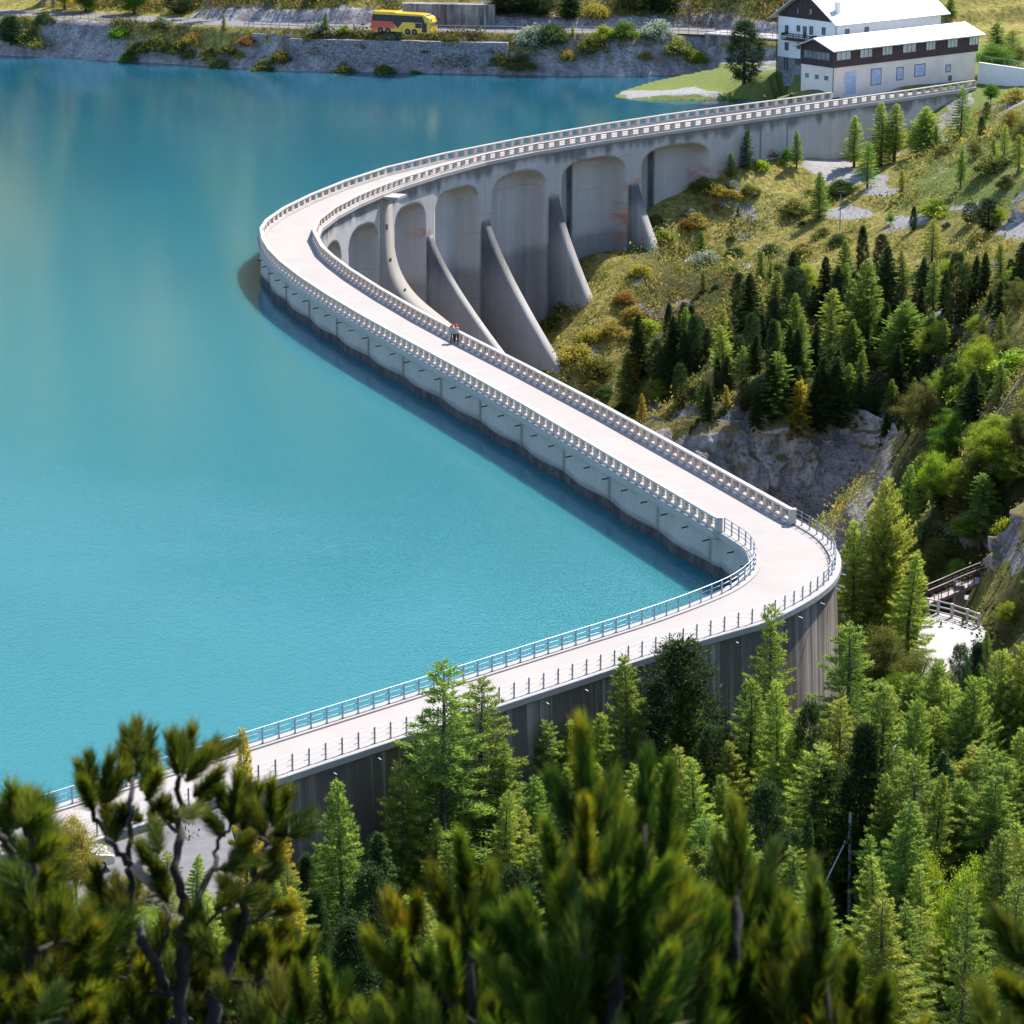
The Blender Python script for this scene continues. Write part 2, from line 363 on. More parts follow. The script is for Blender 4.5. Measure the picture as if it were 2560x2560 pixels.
# lake outline: down the dam's centre line and back along the far shore
mid = np.vstack([.5 * (w_all[:1] + a_all[:1])]); 
pen = np.array([at(x, y, WATER_Z)[:2] for x, y in [(1985,244),(1900,250),(1840,246),(1720,250),(1600,250),(1530,243),(1560,230),(1640,214),(1720,208),(1790,203),(1800,190)]])
def in_poly(x, y, P):
    r = np.zeros(x.shape, bool); j = len(P) - 1
    for i in range(len(P)):
        xi, yi = P[i]; xj, yj = P[j]
        c = ((yi > y) != (yj > y)) & (x < (xj - xi) * (y - yi) / (yj - yi + 1e-12) + xi); r ^= c; j = i
    return r
w_idx = 2
lake_poly = np.vstack([[(-300, 60), (-300, 700), (52, 700)], pen[::-1], 0.5 * (w_all[w_idx:] + w_all[w_idx:]) ])
def dist_line(x, y, P):
    d = np.full(x.shape, 1e9)
    for i in range(len(P) - 1):
        a, b = P[i], P[i + 1]; ab_ = b - a; L = (ab_ ** 2).sum() + 1e-9
        t = np.clip(((x - a[0]) * ab_[0] + (y - a[1]) * ab_[1]) / L, 0, 1)
        d = np.minimum(d, np.hypot(x - a[0] - t * ab_[0], y - a[1] - t * ab_[1]))
    return d
def ground_z(x, y):
    x = np.asarray(x, float); y = np.asarray(y, float)
    r = rbf(x, y)
    nz = fbm(x, y, 14, 5, 2)
    amp = sstep(100, 150, y) * (1 - .75 * sstep(395, 420, y)) * 1.1
    terr = sstep(14, 7, np.hypot(x - 29, (y - 208)))          # the flat terrace stays flat
    terr = np.maximum(terr, sstep(16, 9, np.hypot(x + 21, (y - 138))))
    r = r + nz * amp * (1 - terr)
    k1 = sstep(13, 7.5, np.hypot(x + 21.5, y - 139)); r = r * (1 - k1) - .12 * k1
    k2 = sstep(12, 6.5, np.hypot(x - 30, y - 209)); r = r * (1 - k2) - 10.9 * k2
    cap = dist_line(x, y, a_all[-8:]) < 7; r = np.where((cap & (x < -10)) | ((x < -28) & (y > 139)), np.minimum(r, -.25), r)
    inl = in_poly(x, y, lake_poly)
    dp = dist_line(x, y, pen)
    r = np.where(inl, np.minimum(r, WATER_Z - .05 - np.minimum(6, dp * .25)), r)
    dam_d = dist_line(x, y, .5 * (w_all[::2][:28] + w_all[::2][:28]))
    f = far_z(x, y)
    f = np.where(y > y_shore(x) - 12, f, -60)
    blk = sstep(30, 44, x) * sstep(0, -1, y - y_shore(x))
    return np.maximum(r, f)
def gz(x, y): return float(ground_z(np.array([x]), np.array([y]))[0])

# ground grid: columns fan out with distance, rows densest where the photo looks
rows = np.r_[np.arange(-20, 120, 4.0), np.arange(120, 300, 1.25), np.arange(300, 430, 1.1), np.arange(430, 516, .75), np.arange(516, 600, 4), np.arange(600, 1400, 20)]
ucol = np.linspace(-1, 1, 301)
GY, GU = np.meshgrid(rows, ucol, indexing='ij'); GX = GU * (GY.clip(0) * .235 + 42) + np.where(GY > 520, GU * (GY - 520) * .9, 0)
GZ = ground_z(GX, GY)
dzx = np.gradient(GZ, axis=1) / np.gradient(GX, axis=1); dzy = np.gradient(GZ, axis=0) / np.gradient(GY, axis=0)
slope = np.hypot(dzx, dzy)
# cliffs get blocky relief
qx, qy, _ = proj(np.stack([GX, GY, GZ], -1))
cl = sstep(.6, 1.2, slope) * sstep(200, 215, GY) * sstep(1560, 1640, qx) * sstep(2270, 2180, qx) * sstep(980, 1040, qy)
GXd = GX + cl * fbm(GX + GZ * .7, GZ, 3.5, 4, 31) * 1.6; GYd = GY + cl * fbm(GX, GZ * 1.3, 3.0, 4, 37) * 2.2
def near_px(pts, z, rad):
    """soft mask around photo points lying on the ground"""
    k = np.zeros(GX.shape)
    px, py, _ = proj(np.stack([GX, GY, GZ], -1))
    for (x, y, rx, ry) in pts: k = np.maximum(k, 1 - np.hypot((px - x) / rx, (py - y) / ry))
    return sstep(0, .5, k + .75 * fbm(GX, GY, 4, 5, 41) - .08)
rock = np.maximum(cl, near_px([(1570,1075,40,30),(1640,1100,60,40),(2070,415,80,40),(2150,445,90,30),(2210,478,70,22),(2150,535,110,22),(2270,550,80,18),(2390,518,110,10),(2540,570,60,50),(2540,1370,90,90),(2380,300,50,30),(2400,250,60,25),(2330,345,45,40),(2440,370,80,12),
     (1600,237,90,16),(1700,232,90,18),(1770,236,50,10),(1590,700,25,25),(1860,660,30,18),(1470,880,50,30),(2300,1330,40,22),(2380,1240,30,20),(2480,1330,70,50)], 0, 1))
dsh = GYd - y_shore(GX)
rock = np.maximum(rock, sstep(3.4, 1.6, dsh + 1.8 * fbm(GX, GY, 11, 3, 51)) * (dsh > -2) * (GX < 46))
rock = np.maximum(rock, ((dsh > BANK_W + ROAD_W - .2) & (dsh < BANK_W + ROAD_W + 4.2 + 5 * fbm(GX, GY, 16, 3, 77))) * 1.0 * (GX < 60) * sstep(-56, -48, GX))
spx, spy, _ = proj(np.stack([GX, GY, GZ], -1))
rock = np.maximum(rock, sstep(-20, 30, spx - 90 + (spy - 60) * -.8) * sstep(30, -20, spx - 290 + (spy - 60) * .25) * (dsh > -1) * (dsh < BANK_W - .6) * (GX < 0))
rock = np.maximum(rock, sstep(1250, 1420, spx) * sstep(1900, 1700, spx) * sstep(5.5, 3.2, dsh + 2.4 * fbm(GX, GY, 8, 3, 4)) * (dsh > -1))
pale = sstep(1980, 2030, spx) * sstep(640, 600, spy) * (GY < 425) + sstep(1500, 1540, spx) * sstep(260, 250, spy) * sstep(200, 212, spy)
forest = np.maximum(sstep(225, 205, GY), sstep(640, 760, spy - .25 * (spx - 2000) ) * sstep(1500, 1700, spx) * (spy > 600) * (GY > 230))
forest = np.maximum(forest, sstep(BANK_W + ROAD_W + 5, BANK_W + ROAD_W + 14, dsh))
green = np.maximum(sstep(2230, 2330, spx) * sstep(560, 500, spy) * (GY < 420), (GY > 425) * (GX > 14) * (dsh < 0) * 1.0)
m = NT('ground_cover')
oc = m.coord()
na = m.noise(oc, .22, 6, .65); nb = m.noise(oc, 1.3, 6, .7); nc = m.noise(oc, .06, 3)
mead = m.mix(m.ramp(nb, [(.4, (0, 0, 0)), (.65, (1, 1, 1))]), m.ramp(na, [(.25, (.17, .185, .04)), (.45, (.34, .29, .08)), (.6, (.40, .325, .10)), (.8, (.25, .25, .055))]), (.12, .115, .028))
gras = m.mix(nb, (.10, .16, .03), (.24, .25, .08))
mead = m.mix(m.attr('green').outputs['Fac'], mead, gras)
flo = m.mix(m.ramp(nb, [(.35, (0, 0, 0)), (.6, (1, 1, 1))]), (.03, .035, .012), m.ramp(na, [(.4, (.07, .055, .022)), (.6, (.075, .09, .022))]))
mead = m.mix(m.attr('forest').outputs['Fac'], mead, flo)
rv = m.coord('Object', (.35, .35, 1.0))
rv = m.coord('Object', (.5, .5, .22))
rk = m.mix(m.ramp(m.noise(rv, .9, 8, .72), [(.36, (0, 0, 0)), (.6, (1, 1, 1))]), (.16, .148, .155), (.46, .43, .425))
rk = m.mix(m.ramp(m.noise(m.coord('Object', (.8, .8, 1.6)), 1.3, 8, .75), [(.36, (1, 1, 1)), (.44, (0, 0, 0))]), rk, (.07, .066, .07))
rk = m.mix(m.ramp(m.noise(m.coord('Object', (1, 1, 2)), 2.6, 6, .8), [(.4, (.75, .75, .75)), (.5, (0, 0, 0))]), rk, (.10, .095, .10))
rk = m.mix(m.ramp(m.noise(oc, .5, 5), [(.55, (0, 0, 0)), (.7, (.8, .8, .8))]), rk, (.22, .17, .13))
rk = m.mix(m.math('MULTIPLY', m.attr('pale').outputs['Fac'], .8), rk, m.mix(m.noise(m.coord('Object', (1, 1, 1.5)), 1.6, 8, .75), (.13, .125, .125), (.58, .56, .55)))
cover = m.math('ADD', m.attr('rock').outputs['Fac'], m.math('MULTIPLY', m.math('SUBTRACT', nb, .5), 1.1))
col = m.mix(m.ramp(cover, [(.42, (0, 0, 0)), (.56, (1, 1, 1))]), mead, rk)
m.set(Base_Color=col, Roughness=.95); m.b.inputs['Specular IOR Level'].default_value = .1
m.bump(m.math('ADD', nb, m.noise(oc, 4, 6, .7)), .9, .35)
M['ground'] = m.mat
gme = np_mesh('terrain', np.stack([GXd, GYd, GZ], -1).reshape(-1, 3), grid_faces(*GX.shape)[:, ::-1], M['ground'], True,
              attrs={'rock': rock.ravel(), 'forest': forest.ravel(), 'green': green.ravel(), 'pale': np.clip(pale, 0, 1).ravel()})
tag(link('terrain', gme), kind='structure')

# ------------------------------------------------------------------ lake
m = NT('lake_water')
wc = m.coord('Object', (1, .8, 1))
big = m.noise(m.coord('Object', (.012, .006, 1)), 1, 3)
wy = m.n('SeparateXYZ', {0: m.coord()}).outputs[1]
colr = m.ramp(m.math('ADD', m.math('MULTIPLY', wy, .0022), m.math('MULTIPLY', m.math('SUBTRACT', big, .5), .35)), [(.38, (.030, .164, .180)), (.66, (.030, .148, .178)), (.85, (.016, .100, .135)), (.98, (.010, .075, .115))])  # far end darker in base colour, painting in the mountain's dark reflection
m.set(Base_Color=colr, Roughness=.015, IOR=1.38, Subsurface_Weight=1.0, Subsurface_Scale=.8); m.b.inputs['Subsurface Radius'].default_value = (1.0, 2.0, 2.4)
m.b.subsurface_method = 'BURLEY'; m.b.inputs['Specular IOR Level'].default_value = .5
n1 = m.noise(wc, 2.0, 3, .6); n2 = m.noise(m.coord('Object', (.5, .25, 1)), .9, 2)
yy = m.n('SeparateXYZ', {0: m.coord()}); wind = m.math('ADD', m.math('MULTIPLY', yy.outputs[1], .0042), m.math('ADD', m.math('MULTIPLY', yy.outputs[0], .004), m.math('MULTIPLY', m.math('SUBTRACT', m.noise(m.coord('Object', (.011, .018, 1)), 1, 4), .5), 1.7)))
calm = m.ramp(wind, [(.50, (1.25, 1.25, 1.25)), (.70, (.7, .7, .7)), (.92, (.22, .22, .22)), (1.0, (.12, .12, .12))])
n3 = m.math('MULTIPLY', m.math('POWER', m.noise(wc, 4.5, 2, .5), 4.0), 2.2)
m.bump(m.math('MULTIPLY', m.math('ADD', m.math('ADD', n1, n3), m.math('MULTIPLY', n2, .6)), calm), .17, .5)
M['water'] = m.mat
b = MB(); xs = np.linspace(-330, 120, 2); b.add([(-330, 60, WATER_Z), (75, 60, WATER_Z), (75, 520, WATER_Z), (-330, 520, WATER_Z)], [(0, 1, 2, 3)])
# keep the sheet on the lake side of the dam: clip by the dam's own line
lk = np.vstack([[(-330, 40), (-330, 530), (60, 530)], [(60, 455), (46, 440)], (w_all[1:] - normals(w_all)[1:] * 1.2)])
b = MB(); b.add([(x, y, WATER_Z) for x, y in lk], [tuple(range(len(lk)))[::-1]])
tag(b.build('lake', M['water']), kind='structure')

# ------------------------------------------------------------------ the dam
dam = thing('dam', 'long pale concrete dam in a zigzag with arched piers, holding back the turquoise lake', 'dam', (*a_all[15], 0))
def reloc(o, parent):
    o.parent = parent; o.matrix_parent_inverse = Matrix.Translation(parent.location).inverted(); return o
wf, ws = resample(w_all, .5); af, as_ = resample(a_all, .5)
wn = normals(wf); an = -normals(af)                    # wn points to the water, an to the valley
# deck: strip between the two edges, matched by arc fraction on key stations
def stations(P, keys):
    d = np.r_[0, np.cumsum(np.hypot(*np.diff(P, axis=0).T))]; return d[keys]
kw = [0, 7, 13, 20, 25, 25 + 18, 25 + 30]; ka = [0, 7, 14, 20, 24, 24 + 10, 24 + 34]
dw = np.r_[0, np.cumsum(np.hypot(*np.diff(w_all, axis=0).T))]; da = np.r_[0, np.cumsum(np.hypot(*np.diff(a_all, axis=0).T))]
tt = np.linspace(0, 6, 601); sw = np.interp(tt, range(7), dw[kw]); sa = np.interp(tt, range(7), da[ka])
def along(P, d, s): return np.stack([np.interp(s, d, P[:, 0]), np.interp(s, d, P[:, 1])], -1)
Wd = along(w_all, dw, sw); Ad = along(a_all, da, sa)
k5 = np.linspace(0, 1, 5)[None, :, None]
V = Wd[:, None] * (1 - k5) + Ad[:, None] * k5
crown = (.06 * (1 - (2 * k5[..., 0] - 1) ** 2)) * np.ones((601, 1))
V = np.concatenate([V, crown[..., None]], -1)
reloc(link('deck', np_mesh('deck', V.reshape(-1, 3), grid_faces(601, 5), M['deck'], True, uv=np.stack(np.broadcast_arrays(sw[:, None], np.linspace(0, 1, 5)[None]), -1).reshape(-1, 2))), dam)
# coping slabs along both edges, overhanging
b = MB(); b.sweep(w_all, [(-.35, .12), (.45, .12), (.5, .06), (.5, -.32), (.2, -.5), (-.35, -.5)]); reloc(b.build('coping', M['coping']), dam)
b = MB(); b.sweep(a_all, [(.35, .12), (.35, -.5), (-.15, -.5), (-.42, -.3), (-.42, .08), (-.38, .12)]); reloc(b.build('coping', M['coping']), dam)
# water face: barrel bays that swell with depth
zs = np.r_[np.linspace(-.45, -2.9, 16), np.linspace(-3.2, -12, 6)]
jo = [dw[25] - k * 9.0 for k in range(-8, 24)]
ph = (ws - dw[25]) / 9.0
bul = .35 * np.abs(np.sin(np.pi * (ph + .12))) + .65 * np.sin(np.pi * (ph + .12)) ** 2
amp = sstep(-.5, -2.6, zs) * .36 + np.clip(-zs - 2.2, 0, None) * .03
vis = sstep(0, 6, ws - dw[13]) * 1.0 + .0
off = .12 + bul[:, None] * amp[None] * (.35 + .65 * vis[:, None])
V = np.concatenate([wf[:, None] + wn[:, None] * off[..., None], np.broadcast_to(zs[None, :, None], (len(wf), len(zs), 1))], -1)
jd = np.abs((ph + .12) - np.round(ph + .12)) * 9
st = np.maximum(sstep(.3, .08, jd)[:, None] * sstep(-.5, -.9, zs)[None] * .9, sstep(.28, .0, np.abs(zs[None] + 2.32 + .06 * np.sin(ws * 1.3)[:, None])) * .45)
st = np.maximum(st, sstep(-2.35, -2.5, zs)[None] * 1.0 * np.ones((len(wf), 1)))
uv = np.stack(np.broadcast_arrays(ws[:, None], zs[None]), -1).reshape(-1, 2)
reloc(link('water_face', np_mesh('water_face', V.reshape(-1, 3), grid_faces(len(wf), len(zs)), M['wall_water'], True, uv=uv, attrs={'stain_shade': st.ravel(), 'rust': st.ravel() * 0})), dam)
# near valley face: plain streaked wall
i0 = np.searchsorted(as_, da[24] - 40)
zs2 = np.linspace(-.45, -16, 12); P2 = af[i0:] + an[i0:] * .12
V = np.concatenate([np.broadcast_to(P2[:, None], (len(P2), 12, 2)) + an[i0:, None] * (np.clip(-zs2 - 1, 0, None) * .05)[None, :, None], np.broadcast_to(zs2[None, :, None], (len(P2), 12, 1))], -1)
uv = np.stack(np.broadcast_arrays(as_[i0:, None], zs2[None]), -1).reshape(-1, 2)
reloc(link('near_wall', np_mesh('near_wall', V.reshape(-1, 3), grid_faces(len(P2), 12)[:, ::-1], M['wall_near'], True, uv=uv)), dam)
# far valley face with the arched bays
fs = np.linspace(0, da[24] - 39.5, int((da[24] - 39.5) / .28)); FP = along(a_all, da, fs); FNm = -normals(FP)
for _ in range(3): FNm[1:-1] = (FNm[:-2] + 2 * FNm[1:-1] + FNm[2:]) / 4
FNm /= np.hypot(*FNm.T)[:, None]
def s_of_px(x, z):
    px, _, _ = proj(np.c_[FP + FNm * .12, np.full(len(FP), z)]); ok = fs < da[14]
    return fs[np.argmin(np.where(ok, np.abs(px - x), 1e9))]
BAYS = []   # (left px, right px, top px y at crown)
for xl, xr, zt in [(1602, 1773, -1.9), (1405, 1565, -2.0), (1231, 1367, -2.1), (1088, 1199, -2.2), (986, 1062, -2.5), (872, 946, -2.7), (812, 853, -2.7)]:
    a, c = s_of_px(xr, -6), s_of_px(xl, -6); BAYS.append((a, c, zt))
zf = np.r_[-.45, np.arange(-1.2, -30, -.28), -34, -42]
S_, Z_ = np.meshgrid(fs, zf, indexing='ij')
dep = np.zeros(S_.shape); stn_shade = sstep(-.4, -2.5, Z_) * 0; rust = np.zeros(S_.shape)
for k, (a, c, zt) in enumerate(BAYS):
    wdt = c - a; u = (S_ - (a + c) / 2) / (wdt / 2)
    arch = zt - 2.6 * (1 - np.sqrt(np.clip(1 - np.abs(u) ** 3.2, 0, 1)))
    ins = sstep(0, .75, arch - Z_) * sstep(1.0, 1 - 1.1 / wdt * 2, np.abs(u))
    dep = np.maximum(dep, ins * 2.4)
    uc, sw, sk = {0: (.36, .15, 1), 1: (.34, .14, 1), 2: (.66, .06, .6), 3: (.38, .11, .7), 4: (.72, .16, .5)}.get(k, (.5, .1, .25))
    seam_shade = sstep(sw, sw * .4, np.abs(u - uc)) * sstep(-.3, -.8, Z_ - arch) * sk
    seam_shade = np.maximum(seam_shade, .30 * sstep(uc, uc + .1, u) * sstep(1.02, .95, u) * sstep(0, -.6, Z_ - arch))  # left part of the bay darkened: shade of the jamb painted in
    if k == 3: seam_shade = np.maximum(seam_shade, .5 * sstep(.08, .03, np.abs(u - .62)) * sstep(-.3, -.8, Z_ - arch) * sstep(-15, -11, Z_))
    stn_shade = np.maximum(stn_shade, seam_shade)
    stn_shade = np.maximum(stn_shade, .55 * sstep(.25, .0, np.abs(arch - Z_)) * sstep(1.02, .9, np.abs(u)))
stn_shade = np.maximum(stn_shade, .75 * sstep(-2.0, -.7, Z_ + 1.3 * fbm(S_, S_ * 0, 1.2, 3, 8)))
dark_zone = sstep(-11.5, -13.5, Z_ + 1.5 * fbm(S_, Z_, 5, 3, 3)) * sstep(da[3] + 12, da[3] + 30, S_)
stn_shade = np.maximum(stn_shade, .5 * dark_zone)
for xx, zc, ww, hh in [(1585, -6.5, 2.2, 1.0), (1380, -6.4, 1.2, .8), (1225, -7.2, 1.4, .9), (1560, -11, .8, 3.5), (1800, -6.5, 5, 1.4), (1065, -6.5, 1.5, .8)]:
    rust = np.maximum(rust, np.clip(1 - np.hypot((S_ - s_of_px(xx, zc)) / ww, (Z_ - zc) / hh), 0, 1) ** .5)
for xx in (1900, 1968):
    stn_shade = np.maximum(stn_shade, .75 * sstep(.28, .12, np.abs(S_ - s_of_px(xx, -3))))
V = np.concatenate([FP[:, None] + FNm[:, None] * (.12 - dep)[..., None], Z_[..., None]], -1)
reloc(link('arched_wall', np_mesh('arched_wall', V.reshape(-1, 3), grid_faces(*S_.shape)[:, ::-1], M['wall_up'], True, uv=np.stack([S_, Z_], -1).reshape(-1, 2), attrs={'stain_shade': stn_shade.ravel(), 'rust': rust.ravel()})), dam)
# sloping buttresses between the bays
def buttress(s0, wd, z_top, foot_t, foot_z, cur=1.6, deep=-40, name='buttress', mat='buttress'):
    i = np.argmin(np.abs(fs - s0)); P = FP[i]; n = FNm[i]; t = np.array([-n[1], n[0]])
    q = np.linspace(0, 1, 26); zz = z_top + (foot_z - z_top) * q; off = foot_t * q ** cur
    sl = foot_t * cur / (foot_z - z_top)
    zz = np.r_[zz, deep]; off = np.r_[off, foot_t + sl * (deep - foot_z)]
    b = MB(); vs = []; uvs = []
    for z, o in zip(zz, off):
        for (w_, o_) in ((-wd / 2, -1.5), (-wd / 2, o + .14), (wd / 2, o + .14), (wd / 2, -1.5)):
            p = P + n * o_ + t * w_; vs.append((p[0], p[1], z)); uvs.append((w_ + o_ * .9 + s0, z))
    fsx = []
    for k in range(len(zz) - 1):
        for j in range(3): fsx.append((k * 4 + j, k * 4 + j + 1, k * 4 + 4 + j + 1, k * 4 + 4 + j))
    dark_q = []
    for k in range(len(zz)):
        f_ = k / 25.0; dk = .9 * (sstep(.0, .05, f_) * sstep(.55, .2, f_) * .8 + .08); dark_q += [.95 * sstep(0, .2, f_), dk, dk, .6]  # side faces darker than the lower front, one flank more than the other
    if mat == 'tower': dark_q = [0] * len(dark_q)
    me = np_mesh(name, vs, np.array(fsx), M[mat], False, uv=uvs, attrs={'stain_shade': dark_q, 'rust': [0] * len(dark_q)})
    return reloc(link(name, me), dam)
def between(k): return .5 * (BAYS[k][1] + BAYS[k + 1][0]), BAYS[k + 1][0] - BAYS[k][1]
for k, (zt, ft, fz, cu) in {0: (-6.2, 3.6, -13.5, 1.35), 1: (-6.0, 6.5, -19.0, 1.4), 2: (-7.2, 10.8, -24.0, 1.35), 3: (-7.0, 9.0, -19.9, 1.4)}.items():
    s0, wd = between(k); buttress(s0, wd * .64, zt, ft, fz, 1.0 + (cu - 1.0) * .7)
s0, wd = between(4)
M['tower'] = concrete('tower_concrete', (.36, .33, .30), (.46, .41, .37), .5, (.22, .195, .17), True, board=.3)
tw = buttress(s0, wd * .8, -.6, 4.6, -13.5, 4.2, -40, 'gauge_tower', 'tower')
i = np.argmin(np.abs(fs - s0)); p = FP[i] + FNm[i] * .9; ang = math.atan2(FNm[i][1], FNm[i][0])
b = MB(); b.box((p[0], p[1], -.36), (2.6, 2.6, .32), ang); reloc(b.build('tower_cap', M['coping'], bevel=.03), dam)
for z in (-4.0, -8.0, -11.5):
    b = MB()
    off = 4.6 * ((z + .6) / (-12.9)) ** 4.2 + .16
    for du in (-.17, .17):
        for dz in (-.17, .17):
            q = FP[i] + FNm[i] * off + np.array([-FNm[i][1], FNm[i][0]]) * du; b.box((q[0], q[1], z + dz), (.05, .24, .24), ang)
    reloc(b.build('vent_opening', M['dark_iron']), dam)
# drain spouts poking out under the copings
def spouts(P, d, nrm, s_list, z, ln):
    for s in s_list:
        q = along(P, d, np.array([s]))[0]; j = np.argmin(np.hypot(*(P - q).T)); j = min(max(j, 1), len(P) - 2)
        dd = P[j + 1] - P[j - 1]; dd /= np.hypot(*dd); nn = np.array([dd[1], -dd[0]]) * nrm
        b = MB(); a = q + nn * .42; e = q + nn * (.42 + ln); b.tube([(*a, z), (*e, z - .06)], .055, 6)
        reloc(b.build('drain_spout', M['dark_iron'] if nrm > 0 else M['galv']), dam)
spouts(w_all, dw, 1, np.arange(dw[14] + 3, dw[25] + 12, 3.6), -.62, .55)
spouts(a_all, da, -1, np.arange(da[24] + 8, da[-1] - 20, 3.4), -.62, .3)

# ------------------------------------------------------------------ the limestone cliff across the gorge, and two big rocks at the right edge
def cliff_mat():
    m = NT('limestone'); v = m.coord('Object', (.55, .55, .2)); a = m.noise(v, 1.0, 8, .72); b_ = m.noise(m.coord('Object', (1, 1, .8)), 1.8, 8, .75)
    c = m.mix(m.ramp(a, [(.36, (0, 0, 0)), (.62, (1, 1, 1))]), (.17, .16, .17), (.56, .535, .53)); c = m.mix(m.ramp(b_, [(.36, (1, 1, 1)), (.45, (0, 0, 0))]), c, (.06, .056, .06))
    c = m.mix(m.ramp(m.noise(m.coord(), .35, 5, .6), [(.55, (0, 0, 0)), (.68, (.7, .7, .7))]), c, (.33, .25, .19))
    nz = m.n('SeparateXYZ', {0: m.n('NewGeometry').outputs['Normal']}).outputs[2]
    moss = m.math('MULTIPLY', m.ramp(m.math('ADD', nz, m.math('MULTIPLY', m.math('SUBTRACT', b_, .5), .9)), [(.52, (0, 0, 0)), (.68, (1, 1, 1))]), .9)
    c = m.mix(moss, c, m.mix(a, (.10, .10, .03), (.24, .17, .06))); m.set(Base_Color=c, Roughness=.95); m.b.inputs['Specular IOR Level'].default_value = .12; m.bump(m.math('ADD', b_, m.noise(m.coord(), 5, 6, .7)), .8, .25); return m.mat
M['limestone'] = cliff_mat()
top = np.array([at(x, y, z) for x, y, z in [(1480,1010,-27),(1560,1075,-26),(1620,1056,-24),(1750,1068,-22),(1900,1058,-22),(2050,1010,-20.5),(2130,1030,-21),(2210,1060,-21.5),(2260,1120,-21)]])
tp_, ts_ = resample(top[:, :2], .2); tzz = np.interp(ts_, np.r_[0, np.cumsum(np.hypot(*np.diff(top[:, :2], axis=0).T))], top[:, 2])
vv = np.linspace(0, 1, 110); n_c = normals(tp_); n_c = np.where((n_c[:, 1] > 0)[:, None], -n_c, n_c)
for _ in range(60): n_c[1:-1] = (n_c[:-2] + n_c[2:]) / 2
n_c /= np.hypot(*n_c.T)[:, None]
SS, VVv = np.meshgrid(ts_, vv, indexing='ij'); zz_ = tzz[:, None] + .5 - VVv * 16
rid = 1 - 2 * np.abs(fbm(SS + 40, zz_ * .45, 5.5, 5, 61)); blk_ = np.round(fbm(SS, zz_, 7, 2, 63) * 4) / 4
out_ = VVv * 3.4 + (rid * 1.5 + blk_ * 2.4 + fbm(SS, zz_, 1.3, 3, 67) * .7) * sstep(0, .08, VVv) - .6
V = np.concatenate([tp_[:, None] + n_c[:, None] * out_[..., None], (zz_ + .5 * fbm(SS, VVv * 9, 2.5, 3, 69))[..., None]], -1)
tag(link('cliff', np_mesh('cliff', V.reshape(-1, 3), grid_faces(*SS.shape)[:, ::-1], M['limestone'], True)), kind='structure')
def boulder(label, px, py, z, rx_, ry_, rz_, seed):
    p = at(px, py, z); U, Vv = np.meshgrid(np.linspace(0, 2 * np.pi, 90), np.linspace(.02, np.pi * .62, 44), indexing='ij')
    d = np.stack([np.cos(U) * np.sin(Vv), np.sin(U) * np.sin(Vv), np.cos(Vv)], -1); q = d * 3.1
    ly = np.round((d[..., 2] * 5 + .6 * fbm(q[..., 0] + seed, q[..., 1], 2, 3, seed))) / 5
    k = 1 + .22 * fbm(q[..., 0] + 9, q[..., 2] * 1.4 + q[..., 1], 1.6, 4, seed) + .10 * np.sin(ly * 9)
    V = d * k[..., None] * [rx_, ry_, rz_] + [p[0], p[1], z]; V[-1] = V[0]
    tag(link('rock', np_mesh('rock', V.reshape(-1, 3), grid_faces(*U.shape), M['limestone'], True)), label, 'rock')
boulder('rounded layered grey rock at the right edge beside the big dark pine clump', 2590, 590, -6.8, 4.2, 5, 4.4, 71)
boulder('large grey rock face at the right edge above the footbridge', 2625, 1430, -10, 4.8, 5, 5.6, 73)
# ------------------------------------------------------------------ balustrades and railings on the crest
def balustrade(label, P, pitch, end_posts=True):
    """concrete posts, top rail, kerb and two pipes; P is the centre line (x, y)"""
    pts, _ = resample(P, .9)
    keep = [0] + [i for i in range(1, len(P) - 1)] + [len(P) - 1]; path = P[keep]
    o = P[len(P) // 2]; t = thing('balustrade', label, 'balustrade', (*o, 0), 0, 'concrete balustrades along the dam crest')
    b = MB(); b.sweep(path, [(-.18, .93), (.18, .93), (.2, .95), (.2, 1.08), (.17, 1.1), (-.17, 1.1), (-.2, 1.08), (-.2, .95)]); reloc(b.build('top_rail', M['bal']), t)
    b = MB(); b.sweep(path, [(-.2, .125), (.2, .125), (.2, .26), (.17, .28), (-.17, .28), (-.2, .26)]); reloc(b.build('kerb', M['bal']), t)
    for z in (.48, .69):
        b = MB(); b.tube([(x, y, z) for x, y in path], .03, 5); reloc(b.build('pipe', M['galv']), t)
    q, _ = resample(P, pitch); n = normals(q)
    b = MB(); b.box((0, 0, .6), (pitch * .34, .30, .66)); me = b.mesh('post', M['post'])
    for p, nn in zip(q, n):
        reloc(link('post', me, None, (*p, 0), math.atan2(nn[1], nn[0]) - math.pi / 2), t)
def inset(P, k): return P - normals(P) * k
balustrade('pale balustrade on the lake edge of the long straight middle stretch', inset(wb[13:], .0), 1.36)
balustrade('pale balustrade on the valley edge of the straight middle stretch, beside the hikers', ab[14:], 1.36)
balustrade('pale balustrade on the lake edge of the far curved stretch', wb[:14], 1.9)
balustrade('pale balustrade above the five wide arches, running to the right end', ab[:10], 1.95)
balustrade('short pale balustrade round the inside of the sharp left bend', ab[9:15], 1.5)
def rail(label, P, pitch, zs_, rr, cat='railing'):
    t = thing('railing', label, cat, (*P[len(P) // 2], 0), 0, 'metal railings along the near crest')
    for z in zs_:
        b = MB(); b.tube([(x, y, z) for x, y in P], rr, 5); reloc(b.build('rail', M['galv']), t)
    q, _ = resample(P, pitch); n = normals(q)
    b = MB(); b.box((0, 0, .62), (.085, .07, 1.0)); b.box((0, 0, .13), (.16, .16, .02)); me = b.mesh('post', M['galv'])
    for p, nn in zip(q, n): reloc(link('post', me, None, (*p, 0), math.atan2(nn[1], nn[0])), t)
rail('grey three-bar railing along the lake edge of the near stretch', wm, 1.22, (1.1, .78, .46), .03)
